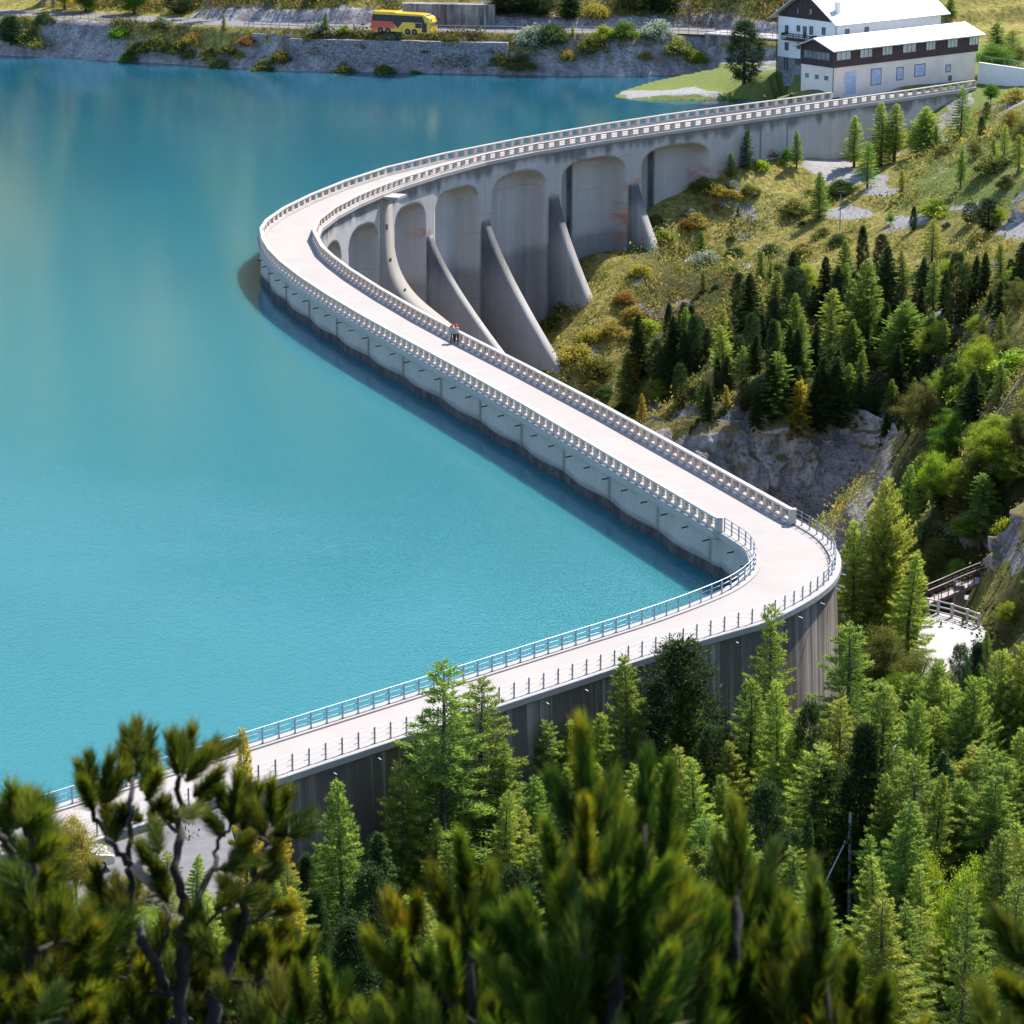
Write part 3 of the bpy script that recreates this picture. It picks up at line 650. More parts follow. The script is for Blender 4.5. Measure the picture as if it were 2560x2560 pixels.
rail('grey railing with thin bars round the outer corner, above the streaked wall', am, 1.25, (1.09, .78, .46), .016)
# the taller concrete end posts where the balustrades stop
for P, nm in ((wb[-1], 'pale concrete end post where the lake balustrade meets the grey railing'), (ab[-1], 'pale concrete end post where the valley balustrade meets the grey railing')):
    b = MB(); b.box((0, 0, .62), (.5, .5, 1.0)); b.box((0, 0, 1.17), (.58, .58, .1), taper=.8); o = b.build('end_post', M['bal'], bevel=.02); o.location = (P[0] + .05, P[1] - .35, 0); tag(o, nm, 'post', 'end posts of the balustrades')

# ------------------------------------------------------------------ people
def skin_body(name, pts, edges, rad, mat, parent, sub=2, root=0):
    me = bpy.data.meshes.new(name); me.from_pydata(pts, edges, []); me.materials.append(mat)
    o = link(name, me, parent); md = o.modifiers.new('skin', 'SKIN'); md.use_smooth_shade = True
    sv = me.skin_vertices[0].data
    for i, r in enumerate(rad): sv[i].radius = (r, r)
    sv[root].use_root = True
    o.modifiers.new('sub', 'SUBSURF').levels = sub; o.modifiers['sub'].render_levels = sub
    return o
def clothes(name, trousers, jacket, skin_c, h0=.86, h1=1.43):
    m = NT(name); z = m.n('SeparateXYZ', {0: m.coord()}).outputs[2]
    c = m.ramp(m.math('DIVIDE', z, 2.0), [(0, (.05, .035, .03)), (.05, trousers), (h0 / 2, jacket), (h1 / 2, skin_c)], 'CONSTANT'); m.set(Base_Color=c, Roughness=.85); return m.mat
def person(label, loc, face, jacket, trousers, hat=None, pack=None, hair=(.05, .03, .02), step=.24, s=1.0):
    t = thing('person', label, 'person', loc, face, 'people on the dam crest'); t.scale = (s, s, s)
    sk = (.55, .34, .25)
    P = [(0, 0, .96), (0, 0, 1.15), (0, .02, 1.36), (0, .03, 1.47), (0, .05, 1.53), (0, .05, 1.64), (0, .05, 1.73),
         (-.09, 0, .92), (-.10, step * .45, .52), (-.10, step * .35, .10), (-.10, step * .35 + .16, .04), (.09, 0, .92), (.10, -step * .1, .50), (.10, -step * .75, .12), (.10, -step * .75 + .15, .05),
         (-.19, .01, 1.40), (-.25, -.03, 1.12), (-.24, .10, .90), (-.235, .14, .82), (.19, .01, 1.40), (.25, .06, 1.12), (.24, .20, .94), (.235, .25, .87)]
    E_ = [(0, 1), (1, 2), (2, 3), (3, 4), (4, 5), (5, 6), (0, 7), (7, 8), (8, 9), (9, 10), (0, 11), (11, 12), (12, 13), (13, 14), (2, 15), (15, 16), (16, 17), (17, 18), (2, 19), (19, 20), (20, 21), (21, 22)]
    rd = [.15, .14, .17, .075, .065, .10, .08, .095, .07, .05, .045, .095, .07, .05, .045, .07, .052, .042, .035, .07, .052, .042, .035]
    for h, sx in ((18, -1), (22, 1)):
        bx, by, bz = P[h]
        for k, (dx, dy, L) in enumerate(((.03, -.01, .07), (.012, .01, .085), (-.006, .012, .09), (-.024, .006, .075), (.0, .045, .05))):
            P.append((bx + dx, by + dy * .6 + .01, bz - L * .55)); P.append((bx + dx * 1.1, by + dy + .02, bz - L)); rd += [.010, .008]
            E_ += [(h, len(P) - 2), (len(P) - 2, len(P) - 1)]
    skin_body('body', P, E_, rd, clothes('clothes_' + label[:8], trousers, jacket, sk), t)
    b = MB()
    for x in (-.035, .035): b.box((x, .143, 1.655), (.022, .012, .012), mi=0)
    b.box((0, .155, 1.62), (.025, .035, .045), mi=1, taper=.6); b.box((0, .143, 1.575), (.05, .012, .012), mi=2)
    for x in (-.105, .105): b.box((x, .05, 1.635), (.02, .04, .06), mi=1)
    b.build('face', [plain('eye', (.03, .02, .02)), plain('skin', sk), plain('lips', (.4, .16, .14))], t)
    b = MB(); rr = []
    for k in range(5):
        a = k / 4 * math.pi / 2; r_ = .118 * math.cos(a) + .004; rr.append(r_)
    zc = 1.66 if hat else 1.65
    b.tube([(0, .035, zc + .105 * math.sin(k / 4 * math.pi / 2)) for k in range(5)], rr, 12)
    if hat: b.tube([(0, .06, zc - .005), (0, .06, zc + .012)], [.15, .14], 12)
    b.build('hat' if hat else 'hair', plain('hat_cloth' if hat else 'hair', hat or hair, .8), t, True)
    if pack:
        b = MB(); b.box((0, -.25, 1.22), (.34, .22, .5), taper=.8); b.box((0, -.24, 1.5), (.28, .2, .12), taper=.7); b.box((0, -.37, 1.13), (.24, .07, .26))
        b.build('backpack', plain('pack_cloth', pack, .8), t, bevel=.04)
    return t
p = at(1131, 857, .06); person('person in grey jacket and red helmet, left one of the two hikers on the crest', (p[0], p[1], .05), R(205), (.30, .33, .38), (.012, .012, .016), (.75, .05, .02), (.05, .06, .09))
p = at(1141, 857, .06); person('person in pale jacket and red helmet with dark pack, right one of the two hikers', (p[0], p[1], .05), R(190), (.42, .40, .33), (.012, .012, .016), (.75, .03, .02), (.03, .03, .04), step=.3)
p = at(1911, 268, .06); person('person in dark clothes on the far crest, left of the two near the house', (p[0], p[1], .05), R(110), (.03, .03, .05), (.03, .02, .03), s=1.06)
p = at(1978, 261, .06); person('person in black leaning at the far balustrade, right of the two near the house', (p[0], p[1], .05), R(170), (.012, .012, .016), (.02, .02, .025), s=1.04)

# ------------------------------------------------------------------ the two houses at the far end
M['plaster'] = plain('white_plaster', (.80, .77, .76), .9, var=.05, scale=.5)
M['cream'] = plain('cream_plaster', (.74, .62, .55), .9, var=.09, scale=.35)
def planks():
    m = NT('dark_timber'); v = m.coord(); z = m.n('SeparateXYZ', {0: v}).outputs[2]
    f = m.math('FRACT', m.math('MULTIPLY', z, 5.0)); c = m.mix(m.ramp(f, [(0, (1, 1, 1)), (.14, (0, 0, 0))]), m.ramp(m.noise(v, 2, 5), [(.3, (.035, .020, .022)), (.7, (.075, .042, .040))]), (.012, .008, .01))
    m.set(Base_Color=c, Roughness=.85); m.bump(f, .4, .03); return m.mat
M['timber'] = planks()
def roof_mat():
    m = NT('pale_metal_roof'); v = m.coord(); x = m.n('SeparateXYZ', {0: v}).outputs[0]
    f = m.math('FRACT', m.math('MULTIPLY', x, 1.15)); c = m.mix(m.math('MULTIPLY', m.ramp(f, [(0, (1, 1, 1)), (.08, (0, 0, 0))]), .5), m.ramp(m.noise(v, .8, 6, .7), [(.3, (.46, .45, .455)), (.7, (.56, .55, .555))]), (.28, .28, .3))
    m.set(Base_Color=c, Roughness=.5, Metallic=.1); m.bump(f, .5, .05); return m.mat
M['roof'] = roof_mat()
def stone(name, c0, c1, sc=1.6, mort=(.10, .095, .10), squash=(1, 1, 1.8)):
    m = NT(name); v = m.coord('Object', squash); vo = m.n('TexVoronoi', {'Vector': v, 'Scale': sc, 'Randomness': .85})
    e = m.n('TexVoronoi', {'Vector': v, 'Scale': sc, 'Randomness': .85}, feature='DISTANCE_TO_EDGE').outputs[0]
    k = m.n('SeparateColor', {0: vo.outputs['Color']}).outputs[0]
    c = m.mix(m.ramp(e, [(0, (1, 1, 1)), (.10, (0, 0, 0))]), m.mix(m.noise(v, 5, 5), m.ramp(k, [(0, c0), (1, c1)]), c0), mort)
    m.set(Base_Color=c, Roughness=.9); m.bump(m.ramp(e, [(0, (0, 0, 0)), (.15, (1, 1, 1))]), .6, .08); return m.mat
M['stone'] = stone('grey_stone', (.24, .235, .26), (.42, .40, .42))
M['glass'] = (lambda m: (m.set(Base_Color=m.ramp(m.noise(m.coord(), .6, 3), [(.3, (.05, .065, .075)), (.7, (.16, .19, .21))]), Roughness=.08), m.mat)[1])(NT('window_glass'))
M['curtain'] = plain('curtained_glass', (.42, .45, .47), .25, var=.2, scale=1.5)
M['frame'] = plain('window_frame', (.10, .06, .05), .7)
M['wframe'] = plain('white_frame', (.75, .73, .71), .6)
M['shutter'] = (lambda m: (m.set(Base_Color=m.ramp(m.noise(m.coord('Object', (.8, .8, .8)), 1.6, 6, .75), [(.42, (.30, .38, .55)), (.55, (.42, .47, .60)), (.62, (.60, .60, .63))]), Roughness=.7), m.mat)[1])(NT('blue_shutter'))
def window(parent, face, a, b_, z0, z1, off, fm, gm, bars=1, name='window', thick=.06):
    """face 'x': on a wall in the local xz plane at y=off looking to -y; 'y': on the yz plane at x=off looking to -x"""
    def box(mb, u0, u1, w0, w1, d0, d1):
        c = ((u0 + u1) / 2, (d0 + d1) / 2, (w0 + w1) / 2); s = (abs(u1 - u0), abs(d1 - d0), abs(w1 - w0))
        if face == 'y': c = (c[1], c[0], c[2]); s = (s[1], s[0], s[2])
        mb.box(c, s)
    m = MB(); t = .09
    box(m, a, b_, z0, z0 + t, off - thick, off + .05); box(m, a, b_, z1 - t, z1, off - thick, off + .05)
    box(m, a, a + t, z0 + t, z1 - t, off - thick, off + .05); box(m, b_ - t, b_, z0 + t, z1 - t, off - thick, off + .05)
    for k in range(1, bars):
        u = a + (b_ - a) * k / bars; box(m, u - .04, u + .04, z0 + t, z1 - t, off - thick + .012, off + .05)
    f = m.build(name, M[fm], parent)
    m = MB(); box(m, a + t, b_ - t, z0 + t, z1 - t, off - .025, off + .04); m.build('pane', M[gm], f)
    return f
def roof(parent, L0, L1, W, ze, zr, over, name='roof', mid=None):
    mid = W / 2 if mid is None else mid; th = .16; sl0 = (zr - ze) / mid; sl1 = (zr - ze) / (W - mid)
    b = MB(); A = [(-over, ze - over * sl0), (mid, zr), (W + over, ze - over * sl1)]
    vs = []
    for x in (L0 - over, L1 + over):
        for (y, z) in A: vs += [(x, y, z), (x, y, z + th)]
    b.add(vs, [(1, 3, 9, 7), (3, 5, 11, 9), (0, 6, 8, 2), (2, 8, 10, 4), (0, 1, 7, 6), (4, 10, 11, 5), (0, 2, 3, 1), (2, 4, 5, 3), (6, 7, 9, 8), (8, 9, 11, 10)])
    return b.build(name, M['roof'], parent)
A2 = at(2081, 242, 0); E2 = at(2437, 197, 0); d2 = E2 - A2; L2 = float(np.hypot(d2[0], d2[1])); rz2 = math.atan2(d2[1], d2[0])
h = thing('long_house', 'long low house with dark timber upper storey, blue shutters and pale metal roof', 'house', (A2[0], A2[1], 0), rz2)
W2 = 6.4; ZT, ZE, ZR = 4.1, 6.75, 7.95
b = MB(); b.box((L2 / 2, W2 / 2, (ZT - 2) / 2), (L2, W2, ZT + 2)); b.build('wall', M['cream'], h)
b = MB(); b.box((L2 / 2 + .1, W2 / 2, (ZT + ZE) / 2 + .004), (L2 + .4, W2 + .3, ZE - ZT)); b.build('timber_storey', M['timber'], h)
b = MB(); b.add([(-.1, -.15, ZE), (-.1, W2 + .15, ZE), (-.1, W2 / 2, ZR - .12), (.1, -.15, ZE), (.1, W2 + .15, ZE), (.1, W2 / 2, ZR - .12)], [(0, 2, 1), (3, 4, 5), (0, 3, 5, 2), (1, 2, 5, 4)]); b.build('gable', M['timber'], h)
roof(h, 0, L2, W2, ZE + .05, ZR, .95)
fx = lambda x: (x - 857) / (1690 - 857) * L2
for xa, xb in ((868, 950), (1000, 1072), (1128, 1188), (1246, 1325), (1382, 1440), (1510, 1572), (1640, 1697)): window(h, 'x', fx(xa), fx(xb), 5.05, 6.35, -.15, 'frame', 'curtain', 3)
for xa, xb, z0, z1, nm in ((922, 990, .0, 3.35, 'door'), (1072, 1132, .9, 3.3, 'shutter'), (1220, 1260, 1.2, 3.1, 'shutter'), (1325, 1388, 1.4, 3.2, 'shutter'), (1510, 1540, 1.5, 2.6, 'shutter')): window(h, 'x', fx(xa), fx(xb), z0, z1, 0, 'frame' if nm == 'shutter' else 'cream', 'shutter', 1, nm, .05)
window(h, 'x', fx(1528), fx(1548), .2, .95, 0, 'frame', 'glass', 1)
fy = lambda x: (857 - x) / 160 * W2
for xa, xb in ((740, 715), (790, 765), (838, 812)): window(h, 'y', fy(xa), fy(xb), 2.1, 2.95, 0, 'wframe', 'glass', 1)
window(h, 'y', fy(843), fy(710), 5.0, 6.2, -.1, 'frame', 'glass', 6)
b = MB(); b.tube([(-.08, -.12, -1), (-.08, -.12, ZE - .1)], .06, 6); b.build('downpipe', M['dark_iron'], h)

G1 = at(1943, 178, .6); u1 = np.array([math.cos(rz2), math.sin(rz2)]); v1 = np.array([-u1[1], u1[0]]); W1, L1 = 12.0, 22.5
O1 = G1[:2] - v1 * W1
h = thing('tall_house', 'tall white house with stone base, dark timber gable, balcony and pale metal roof', 'house', (O1[0], O1[1], .6), rz2)
b = MB(); b.box((L1 / 2, W1 / 2, 5.32), (L1, W1, 6.1)); b.build('wall', M['plaster'], h)
b = MB(); b.box((L1 / 2, W1 / 2, .15), (L1 + .12, W1 + .12, 4.3)); b.build('stone_base', M['stone'], h)
b = MB(); b.add([(-.08, -.1, 8.3), (-.08, W1 + .1, 8.3), (-.08, W1 / 2, 12.3), (.2, -.1, 8.3), (.2, W1 + .1, 8.3), (.2, W1 / 2, 12.3)],
    [(0, 2, 1), (3, 4, 5), (0, 3, 5, 2), (1, 2, 5, 4), (0, 1, 4, 3)]); b.build('gable', M['timber'], h)
r1 = roof(h, 0, L1, W1, 8.55, 12.5, 1.0)
for cx, cy, z0, z1 in ((1.6, 1.4, 8.4, 11.0), (7, W1 - 2.6, 9.4, 12.6)):
    b = MB(); b.box((cx, cy, (z0 + z1) / 2), (.7, .7, z1 - z0)); b.box((cx, cy, z1 + .06), (.9, .9, .12)); b.build('chimney', M['plaster'], r1)
gy = lambda x: (862 - x) / 317 * W1
yb = lambda x: 400 + (x - 545) * .172
def gwin(xa, xb, y0, y1, fm='frame', nm='window', bars=1): xm = (xa + xb) / 2; return window(h, 'y', gy(xb), gy(xa), (yb(xm) - y1) / 38.5, (yb(xm) - y0) / 38.5, 0 if y0 > 95 and y0 < 300 else -.08, fm, 'glass', bars, nm, .1)
for xa, xb, y0, y1 in ((585, 602, 138, 182), (650, 667, 142, 176), (720, 738, 150, 196), (788, 806, 158, 201), (586, 605, 235, 281), (653, 670, 240, 276), (585, 607, 325, 391), (650, 671, 330, 366), (647, 663, 42, 76), (716, 736, 48, 85)): gwin(xa, xb, y0, y1)
gwin(685, 703, 148, 214, nm='door')
b = MB(); y0_, y1_, zb = gy(760), gy(602), 5.1
b.box((-.75, (y0_ + y1_) / 2, zb), (1.35, y1_ - y0_, .14))
for z in (.35, .65, .95): b.box((-1.38, (y0_ + y1_) / 2, zb + z), (.05, y1_ - y0_, .12))
for k in range(6): b.box((-1.38, y0_ + (y1_ - y0_) * k / 5, zb + .5), (.07, .09, 1.0))
for yy in (y0_, y1_): b.box((-.72, yy, zb + .8), (1.25, .06, .35))
b.build('balcony', M['timber'], h)
for xa in (1.9, 6.0): window(h, 'x', xa, xa + .9, 5.9, 7.2, 0, 'frame', 'glass', 2)
for yy in (-.12, W1 + .12):
    b = MB(); b.tube([(-.1, yy, -1), (-.1, yy, 7.6), (-.7, yy * 1.0 + (-.9 if yy < 0 else .9), 7.9)], .06, 6); b.build('downpipe', M['dark_iron'], h)
# white terrace wall with a handrail right of the long house
pa = at(2446, 203, .2); pb = at(2640, 232, .2)
b = MB(); b.sweep([pa[:2], pb[:2]], [(-.2, -4), (-.2, 3.0), (.2, 3.0), (.2, -4)]); tag(b.build('white_wall', M['plaster']), 'bright white terrace wall behind the round tree at the right edge', 'wall')
pa2 = at(2450, 176, 3.1); b = MB()
t = thing('terrace_handrail', 'thin handrail on the white terrace wall at the right edge', 'railing', (pa[0], pa[1], 3.0))
b = MB(); b.tube([(*pa[:2], 4.0), (*pb[:2], 4.0)], .04, 5); reloc(b.build('rail', M['galv']), t)
for k in np.linspace(0, 1, 7):
    q = pa[:2] * (1 - k) + pb[:2] * k; b = MB(); b.tube([(*q, 2.9), (*q, 4.0)], .035, 5); reloc(b.build('post', M['galv']), t)

# ------------------------------------------------------------------ far road, its walls, railings, lamps and the coach
def asphalt():
    m = NT('asphalt'); n = m.noise(m.coord(), 1.2, 6, .7); m.set(Base_Color=m.ramp(n, [(.3, (.115, .11, .112)), (.7, (.17, .16, .162))]), Roughness=.9); return m.mat
M['asphalt'] = asphalt()
rx = np.linspace(-260, 75, 140); ry = y_shore(rx); ry = np.convolve(np.pad(ry, 4, 'edge'), np.ones(9) / 9, 'valid')
V = []
for k in (BANK_W + .6, BANK_W + ROAD_W * .5, BANK_W + ROAD_W + .6): V.append(np.stack([rx, ry + k, np.full(len(rx), ROAD_Z + .05 + (.03 if k == BANK_W + ROAD_W * .5 else 0))], -1))
tag(link('road', np_mesh('road', np.stack(V, 1).reshape(-1, 3), grid_faces(len(rx), 3)[:, ::-1], M['asphalt'])), kind='structure')
def x_at(px, z, off):
    """world x, y on the line 'off' metres behind the shoreline seen at photo column px"""
    xs = np.linspace(-80, 60, 1400); ys = np.interp(xs, rx, ry) + off; q, _, _ = proj(np.stack([xs, ys, np.full(1400, z)], -1)); i = np.argmin(np.abs(q - px)); return np.array([xs[i], ys[i]])
def line_px(p0, p1, z, off, n=30): return np.array([x_at(p, z, off) for p in np.linspace(p0, p1, n)])
def road_rail(label, p0, p1, n_post, zr=(1.1, .6), rr=.065, hgt=1.05):
    P = line_px(p0, p1, 3, BANK_W + .45); t = thing('road_railing', label, 'railing', (*P[0], ROAD_Z), 0, 'railings along the far road')
    for z in zr:
        b = MB(); b.tube([(x, y, ROAD_Z + z) for x, y in P], rr if z == zr[0] else rr * .6, 5); reloc(b.build('rail', M['bal'] if z == zr[0] else M['dark_iron']), t)
    q, _ = resample(P, np.hypot(*(P[-1] - P[0])) / n_post); b = MB(); b.box((0, 0, hgt / 2 - .1), (.07, .07, hgt + .2)); me = b.mesh('post', M['dark_iron'])
    for p in q: reloc(link('post', me, None, (*p, ROAD_Z)), t)
road_rail('long railing with dark posts and pale top bar in front of the coach', 612, 1790, 50)
road_rail('low guard rail along the left part of the far road, left of the rock face', -60, 470, 20, (.7, .35), .06, .7)
road_rail('pale railing on the road bridge behind the dark conical tree', 1800, 1950, 8)
M['rubble'] = stone('rubble_wall', (.20, .19, .21), (.44, .415, .43), 1.7, (.07, .065, .07))
def far_wall(label, name, p0, p1, off, z0, z1, mat, th=.8, cat='wall', lean=0.0):
    P = line_px(p0, p1, (z0 + z1) / 2, off, 24); b = MB(); b.sweep(P, [(-.0, z0), (-lean, z1), (-lean - th, z1), (-th, z0)][::1]); o = b.build(name, M[mat]); return tag(o, label, cat)
far_wall('long grey rubble stone wall above the lake, below the road and coach', 'stone_wall', 722, 1268, 1.1, -3.4, 1.55, 'rubble', 4.6, lean=.5)
far_wall('short grey stone wall buttress beside the orange bush, above the lake', 'stone_wall', 628, 662, 2.2, -1.6, 2.0, 'rubble', 2.5, lean=.4)
far_wall('stained concrete retaining wall behind the coach', 'retaining_wall', 1006, 1236, BANK_W + ROAD_W + .4, 1.5, 8.2, 'wall_far' if 'wall_far' in M else 'tower0', 1.2) if False else None
M['wall_far'] = (lambda m: (m.set(Base_Color=m.mix(m.ramp(m.noise(m.coord('Object', (.9, .9, .10)), 1.0, 5, .7), [(.42, (0, 0, 0)), (.6, (1, 1, 1))]), m.ramp(m.noise(m.coord(), .8, 6, .7), [(.3, (.19, .17, .16)), (.7, (.36, .32, .29))]), (.09, .08, .08)), Roughness=.95), m.mat)[1])(NT('old_concrete'))
far_wall('stained concrete retaining wall beside the road, right behind the coach', 'retaining_wall', 1006, 1236, BANK_W + ROAD_W + .2, 1.5, 6.2, 'wall_far', 2.5)
# arched road bridge
q0, q1 = x_at(1762, 1, BANK_W + .1), x_at(1956, 1, BANK_W - 1.2); t = thing('road_bridge', 'low concrete road bridge with one arch, left of the tall white house', 'bridge', (*q0, 0), math.atan2(*(q1 - q0)[::-1])); Lb = float(np.hypot(*(q1 - q0)))
out = [(0, -3.5), (0, 2.75), (Lb, 2.75), (Lb, -3.5)]; ac, aw = Lb * .73, 2.4
arc = [(ac + aw * math.cos(a), -1.6 + 2.9 * math.sin(a)) for a in np.linspace(0, math.pi, 13)]
out += [(ac + aw, -3.5)] + arc + [(ac - aw, -3.5)]
b = MB(); n = len(out); b.add([(x, 0, z) for x, z in out] + [(x, 5, z) for x, z in out], [tuple(range(n)), tuple(range(n, 2 * n))[::-1]] + [(i, n + i, n + (i + 1) % n, (i + 1) % n) for i in range(n)]); b.build('arch_wall', M['wall_far'], t)
b = MB(); b.box((Lb / 2, 2.4, 2.86), (Lb, 5.3, .2)); b.build('parapet_slab', M['coping'], t)
def lamp(name, label, x, y, z, h, arm=True, mat='green'):
    t = thing(name, label, 'lamp post', (x, y, z)); b = MB(); b.tube([(0, 0, -.3), (0, 0, h)], [.09, .06], 7); b.build('pole', M[mat], t)
    b = MB(); b.box((0, 0, h + .08), (.75, .3, .16), taper=.7); b.build('lamp_head', M['galv'], t)
M['green'] = plain('green_paint', (.20, .33, .27), .6)
q = x_at(1212, 4, BANK_W + .3); lamp('street_lamp', 'green street lamp post beside the road, right of the coach', *q, ROAD_Z, 5.2)
q = x_at(622, 3, BANK_W + .3); lamp('street_lamp', 'thin pale street lamp at the left end of the road railing', *q, ROAD_Z, 2.7, mat='galv')
p = at(2099, 587, -11.6); g = gz(p[0], p[1]); t = thing('floodlight_pole', 'thin green pole with two floodlights standing on the ochre meadow', 'lamp post', (p[0], p[1], g))
b = MB(); b.tube([(0, 0, -.4), (0, 0, 4.9)], [.08, .05], 7); b.build('pole', M['green'], t)
for dx, rz_ in ((-.2, .5), (.22, -.4)):
    b = MB(); b.box((dx, -.12, 4.9), (.4, .22, .32), rz_); b.build('floodlight', M['dark_iron'], t)
b = MB(); b.box((0, -.1, 1.2), (.22, .14, .4)); b.build('switch_box', M['galv'], t)

def coach():
    L, Wd, H = 10.6, 2.5, 3.45; p = at(1010, 86, ROAD_Z + .08)
    t = thing('coach', 'yellow coach with red flames and dark windows parked on the far road', 'bus', (p[0], p[1] + 1.2, ROAD_Z + .08), R(-24))
    m = NT('coach_paint'); v = m.n('SeparateXYZ', {0: m.coord()})
    x_, z_ = v.outputs[0], v.outputs[2]; wob = m.noise(m.coord('Object', (.6, 1, 1)), .9, 3)
    red = m.math('MULTIPLY', m.ramp(m.math('ADD', m.math('MULTIPLY', x_, -.10), m.math('ADD', m.math('MULTIPLY', wob, .5), .02)), [(.26, (0, 0, 0)), (.40, (1, 1, 1))]), m.ramp(m.math('ADD', m.math('MULTIPLY', m.math('ABSOLUTE', m.math('SUBTRACT', z_, 1.6)), .42), m.math('MULTIPLY', m.math('ADD', x_, 5.3), .05)), [(.38, (1, 1, 1)), (.62, (0, 0, 0))]))
    org = m.ramp(m.math('ABSOLUTE', m.math('SUBTRACT', x_, .9)), [(.4, (0, 0, 0)), (.9, (.7, .7, .7)), (1, (0, 0, 0))])
    c = m.mix(red, m.mix(m.math('MULTIPLY', org, m.ramp(z_, [(.9, (1, 1, 1)), (1.0, (0, 0, 0))])), (.80, .47, .018), (.66, .20, .02)), (.58, .035, .012))
    m.set(Base_Color=c, Roughness=.3); m.b.inputs['Coat Weight'].default_value = .3
    prof = [(-L / 2, .35), (-L / 2, 2.6), (-L / 2 + .12, 3.2), (-L / 2 + .5, H), (-1, H + .02), (-.8, H - .12), (L / 2 - 2.2, H - .15), (L / 2 - 1.1, H - .25), (L / 2 - .35, 2.75), (L / 2 - .05, 2.05), (L / 2, 1.3), (L / 2 - .05, .42), (L / 2 - .3, .32)]
    b = MB(); n = len(prof); b.add([(x, -Wd / 2, z) for x, z in prof] + [(x, Wd / 2, z) for x, z in prof], [tuple(range(n)), tuple(range(n, 2 * n))[::-1]] + [(i, n + i, n + (i + 1) % n, (i + 1) % n) for i in range(n)]); b.build('body', m.mat, t, bevel=.09)
    dk = plain('tinted_glass', (.015, .017, .022), .1, var=.02)
    b = MB(); x0, x1 = -L / 2 + .2, L / 2 - 1.15
    w_ = [(x0, 1.95), (x1 - .1, 1.95), (x1 + .1, 2.1), (x1 - .35, 3.0), (x0 + .15, 3.0)]
    for s in (-1, 1):
        y = s * (Wd / 2 + .012); b.add([(x, y, z) for x, z in w_] + [(x, y - s * .03, z) for x, z in w_], [tuple(range(5)), (0, 5, 6, 1), (1, 6, 7, 2), (2, 7, 8, 3), (3, 8, 9, 4), (4, 9, 5, 0)])
        b.box((3.1, y, 1.5), (1.1, .03, .75))
    b.build('side_windows', dk, t)
    b = MB(); b.box((4.15, -Wd / 2 - .012, 1.25), (.85, .04, 1.55)); b.build('door', dk, t)
    b = MB(); y = -Wd / 2 - .012; b.add([(-1.5, y, 1.93), (.3, y, 1.93), (-.5, y, .95), (-1.5, y + .03, 1.93), (.3, y + .03, 1.93), (-.5, y + .03, .95)], [(0, 2, 1), (0, 1, 4, 3), (1, 2, 5, 4), (2, 0, 3, 5)]); b.build('dark_panel', dk, t)
    gl = plain('windscreen_glass', (.10, .13, .15), .06, var=.1)
    a0, a1 = (L / 2 - .37, 2.72), (L / 2 - 1.02, 3.2); b = MB(); e = .03
    for (xa, za), (xb, zb) in (((L / 2 - .40, 2.66), (L / 2 - 1.05, 3.17)), ((L / 2 - .0, 1.55), (L / 2 - .08, 2.02))):
        b.add([(xa + e, -1.12, za + e), (xa + e, 1.12, za + e), (xb + e, 1.12, zb + e), (xb + e, -1.12, zb + e), (xa - .03, -1.12, za), (xa - .03, 1.12, za), (xb - .03, 1.12, zb), (xb - .03, -1.12, zb)], [(0, 1, 2, 3), (0, 4, 5, 1), (1, 5, 6, 2), (2, 6, 7, 3), (3, 7, 4, 0)])
    b.build('windscreen', gl, t)
    for x in (-3.6, -2.3, 1.2, 2.4):
        for s in (-1, 1):
            b = MB(); y = s * (Wd / 2 - .12); b.tube([(x, y - .16, .48), (x, y + .16, .48)], .48, 18); wh = b.build('wheel', plain('tyre_rubber', (.02, .02, .02), .9), t)
            b = MB(); yy = s * (Wd / 2 + .045); b.tube([(x, yy - .02, .48), (x, yy + .02, .48)], .27, 14); b.build('rim', plain('coach_rim', (.12, .12, .13), .5, .5), wh)
    for s in (-1, 1):
        b = MB(); b.box((L / 2 + .0, s * .95, .85), (.06, .36, .2)); b.build('headlight', M['wframe'], t)
        b = MB(); b.tube([(L / 2 - .4, s * 1.2, 2.75), (L / 2 + .15, s * 1.42, 2.6)], .04, 5); b.box((L / 2 + .15, s * 1.45, 2.4), (.12, .2, .4)); b.build('mirror', dk, t)
coach()
# steel stair up the rock left of the coach
q = x_at(905, 4, BANK_W + ROAD_W - .2); t = thing('steel_stair', 'small grey steel stair up the rock face left of the coach', 'stairs', (*q, ROAD_Z))
b = MB()
for k in range(9): b.box((.1 + k * .13, k * .24, .2 + k * .23), (.8, .26, .05), R(-25))
b.build('steps', M['galv'], t)
for dx in (-.45, .5):
    b = MB(); b.tube([(dx, -.1, 1.1), (dx + 1.15, 2.0, 3.1)], .035, 5); b.tube([(dx, -.1, .1), (dx, -.1, 1.1)], .03, 5); b.tube([(dx + 1.15, 2.0, 2.0), (dx + 1.15, 2.0, 3.1)], .03, 5); b.build('handrail', M['galv'], t)

# ------------------------------------------------------------------ terrace with fence and footbridge at the right, pole, cars
ter = [(2290,1705),(2286,1600),(2308,1548),(2345,1530),(2379,1538),(2417,1551),(2452,1563),(2470,1580),(2445,1620),(2400,1668),(2350,1715)]
TZ = max(gz(*at(x, y, -11)[:2]) for x, y in ter[3:9]) + .12; TZ = min(TZ, -10.3)
tp = [at(x, y, TZ) for x, y in ter]; M['gravel'] = plain('pale_gravel', (.40, .37, .35), .95, var=.1, scale=2)
b = MB(); n = len(tp); b.add([tuple(p) for p in tp] + [(p[0], p[1], TZ - 2.5) for p in tp], [tuple(range(n))[::-1]] + [(i, (i + 1) % n, n + (i + 1) % n, n + i) for i in range(n)]); tag(b.build('gravel_terrace', M['gravel']), kind='structure')
M['oldwood'] = plain('grey_fence', (.50, .48, .47), .8)
fp = [at(x, y, TZ) for x, y in ((2318,1530),(2345,1536),(2379,1544),(2417,1557),(2446,1568))]
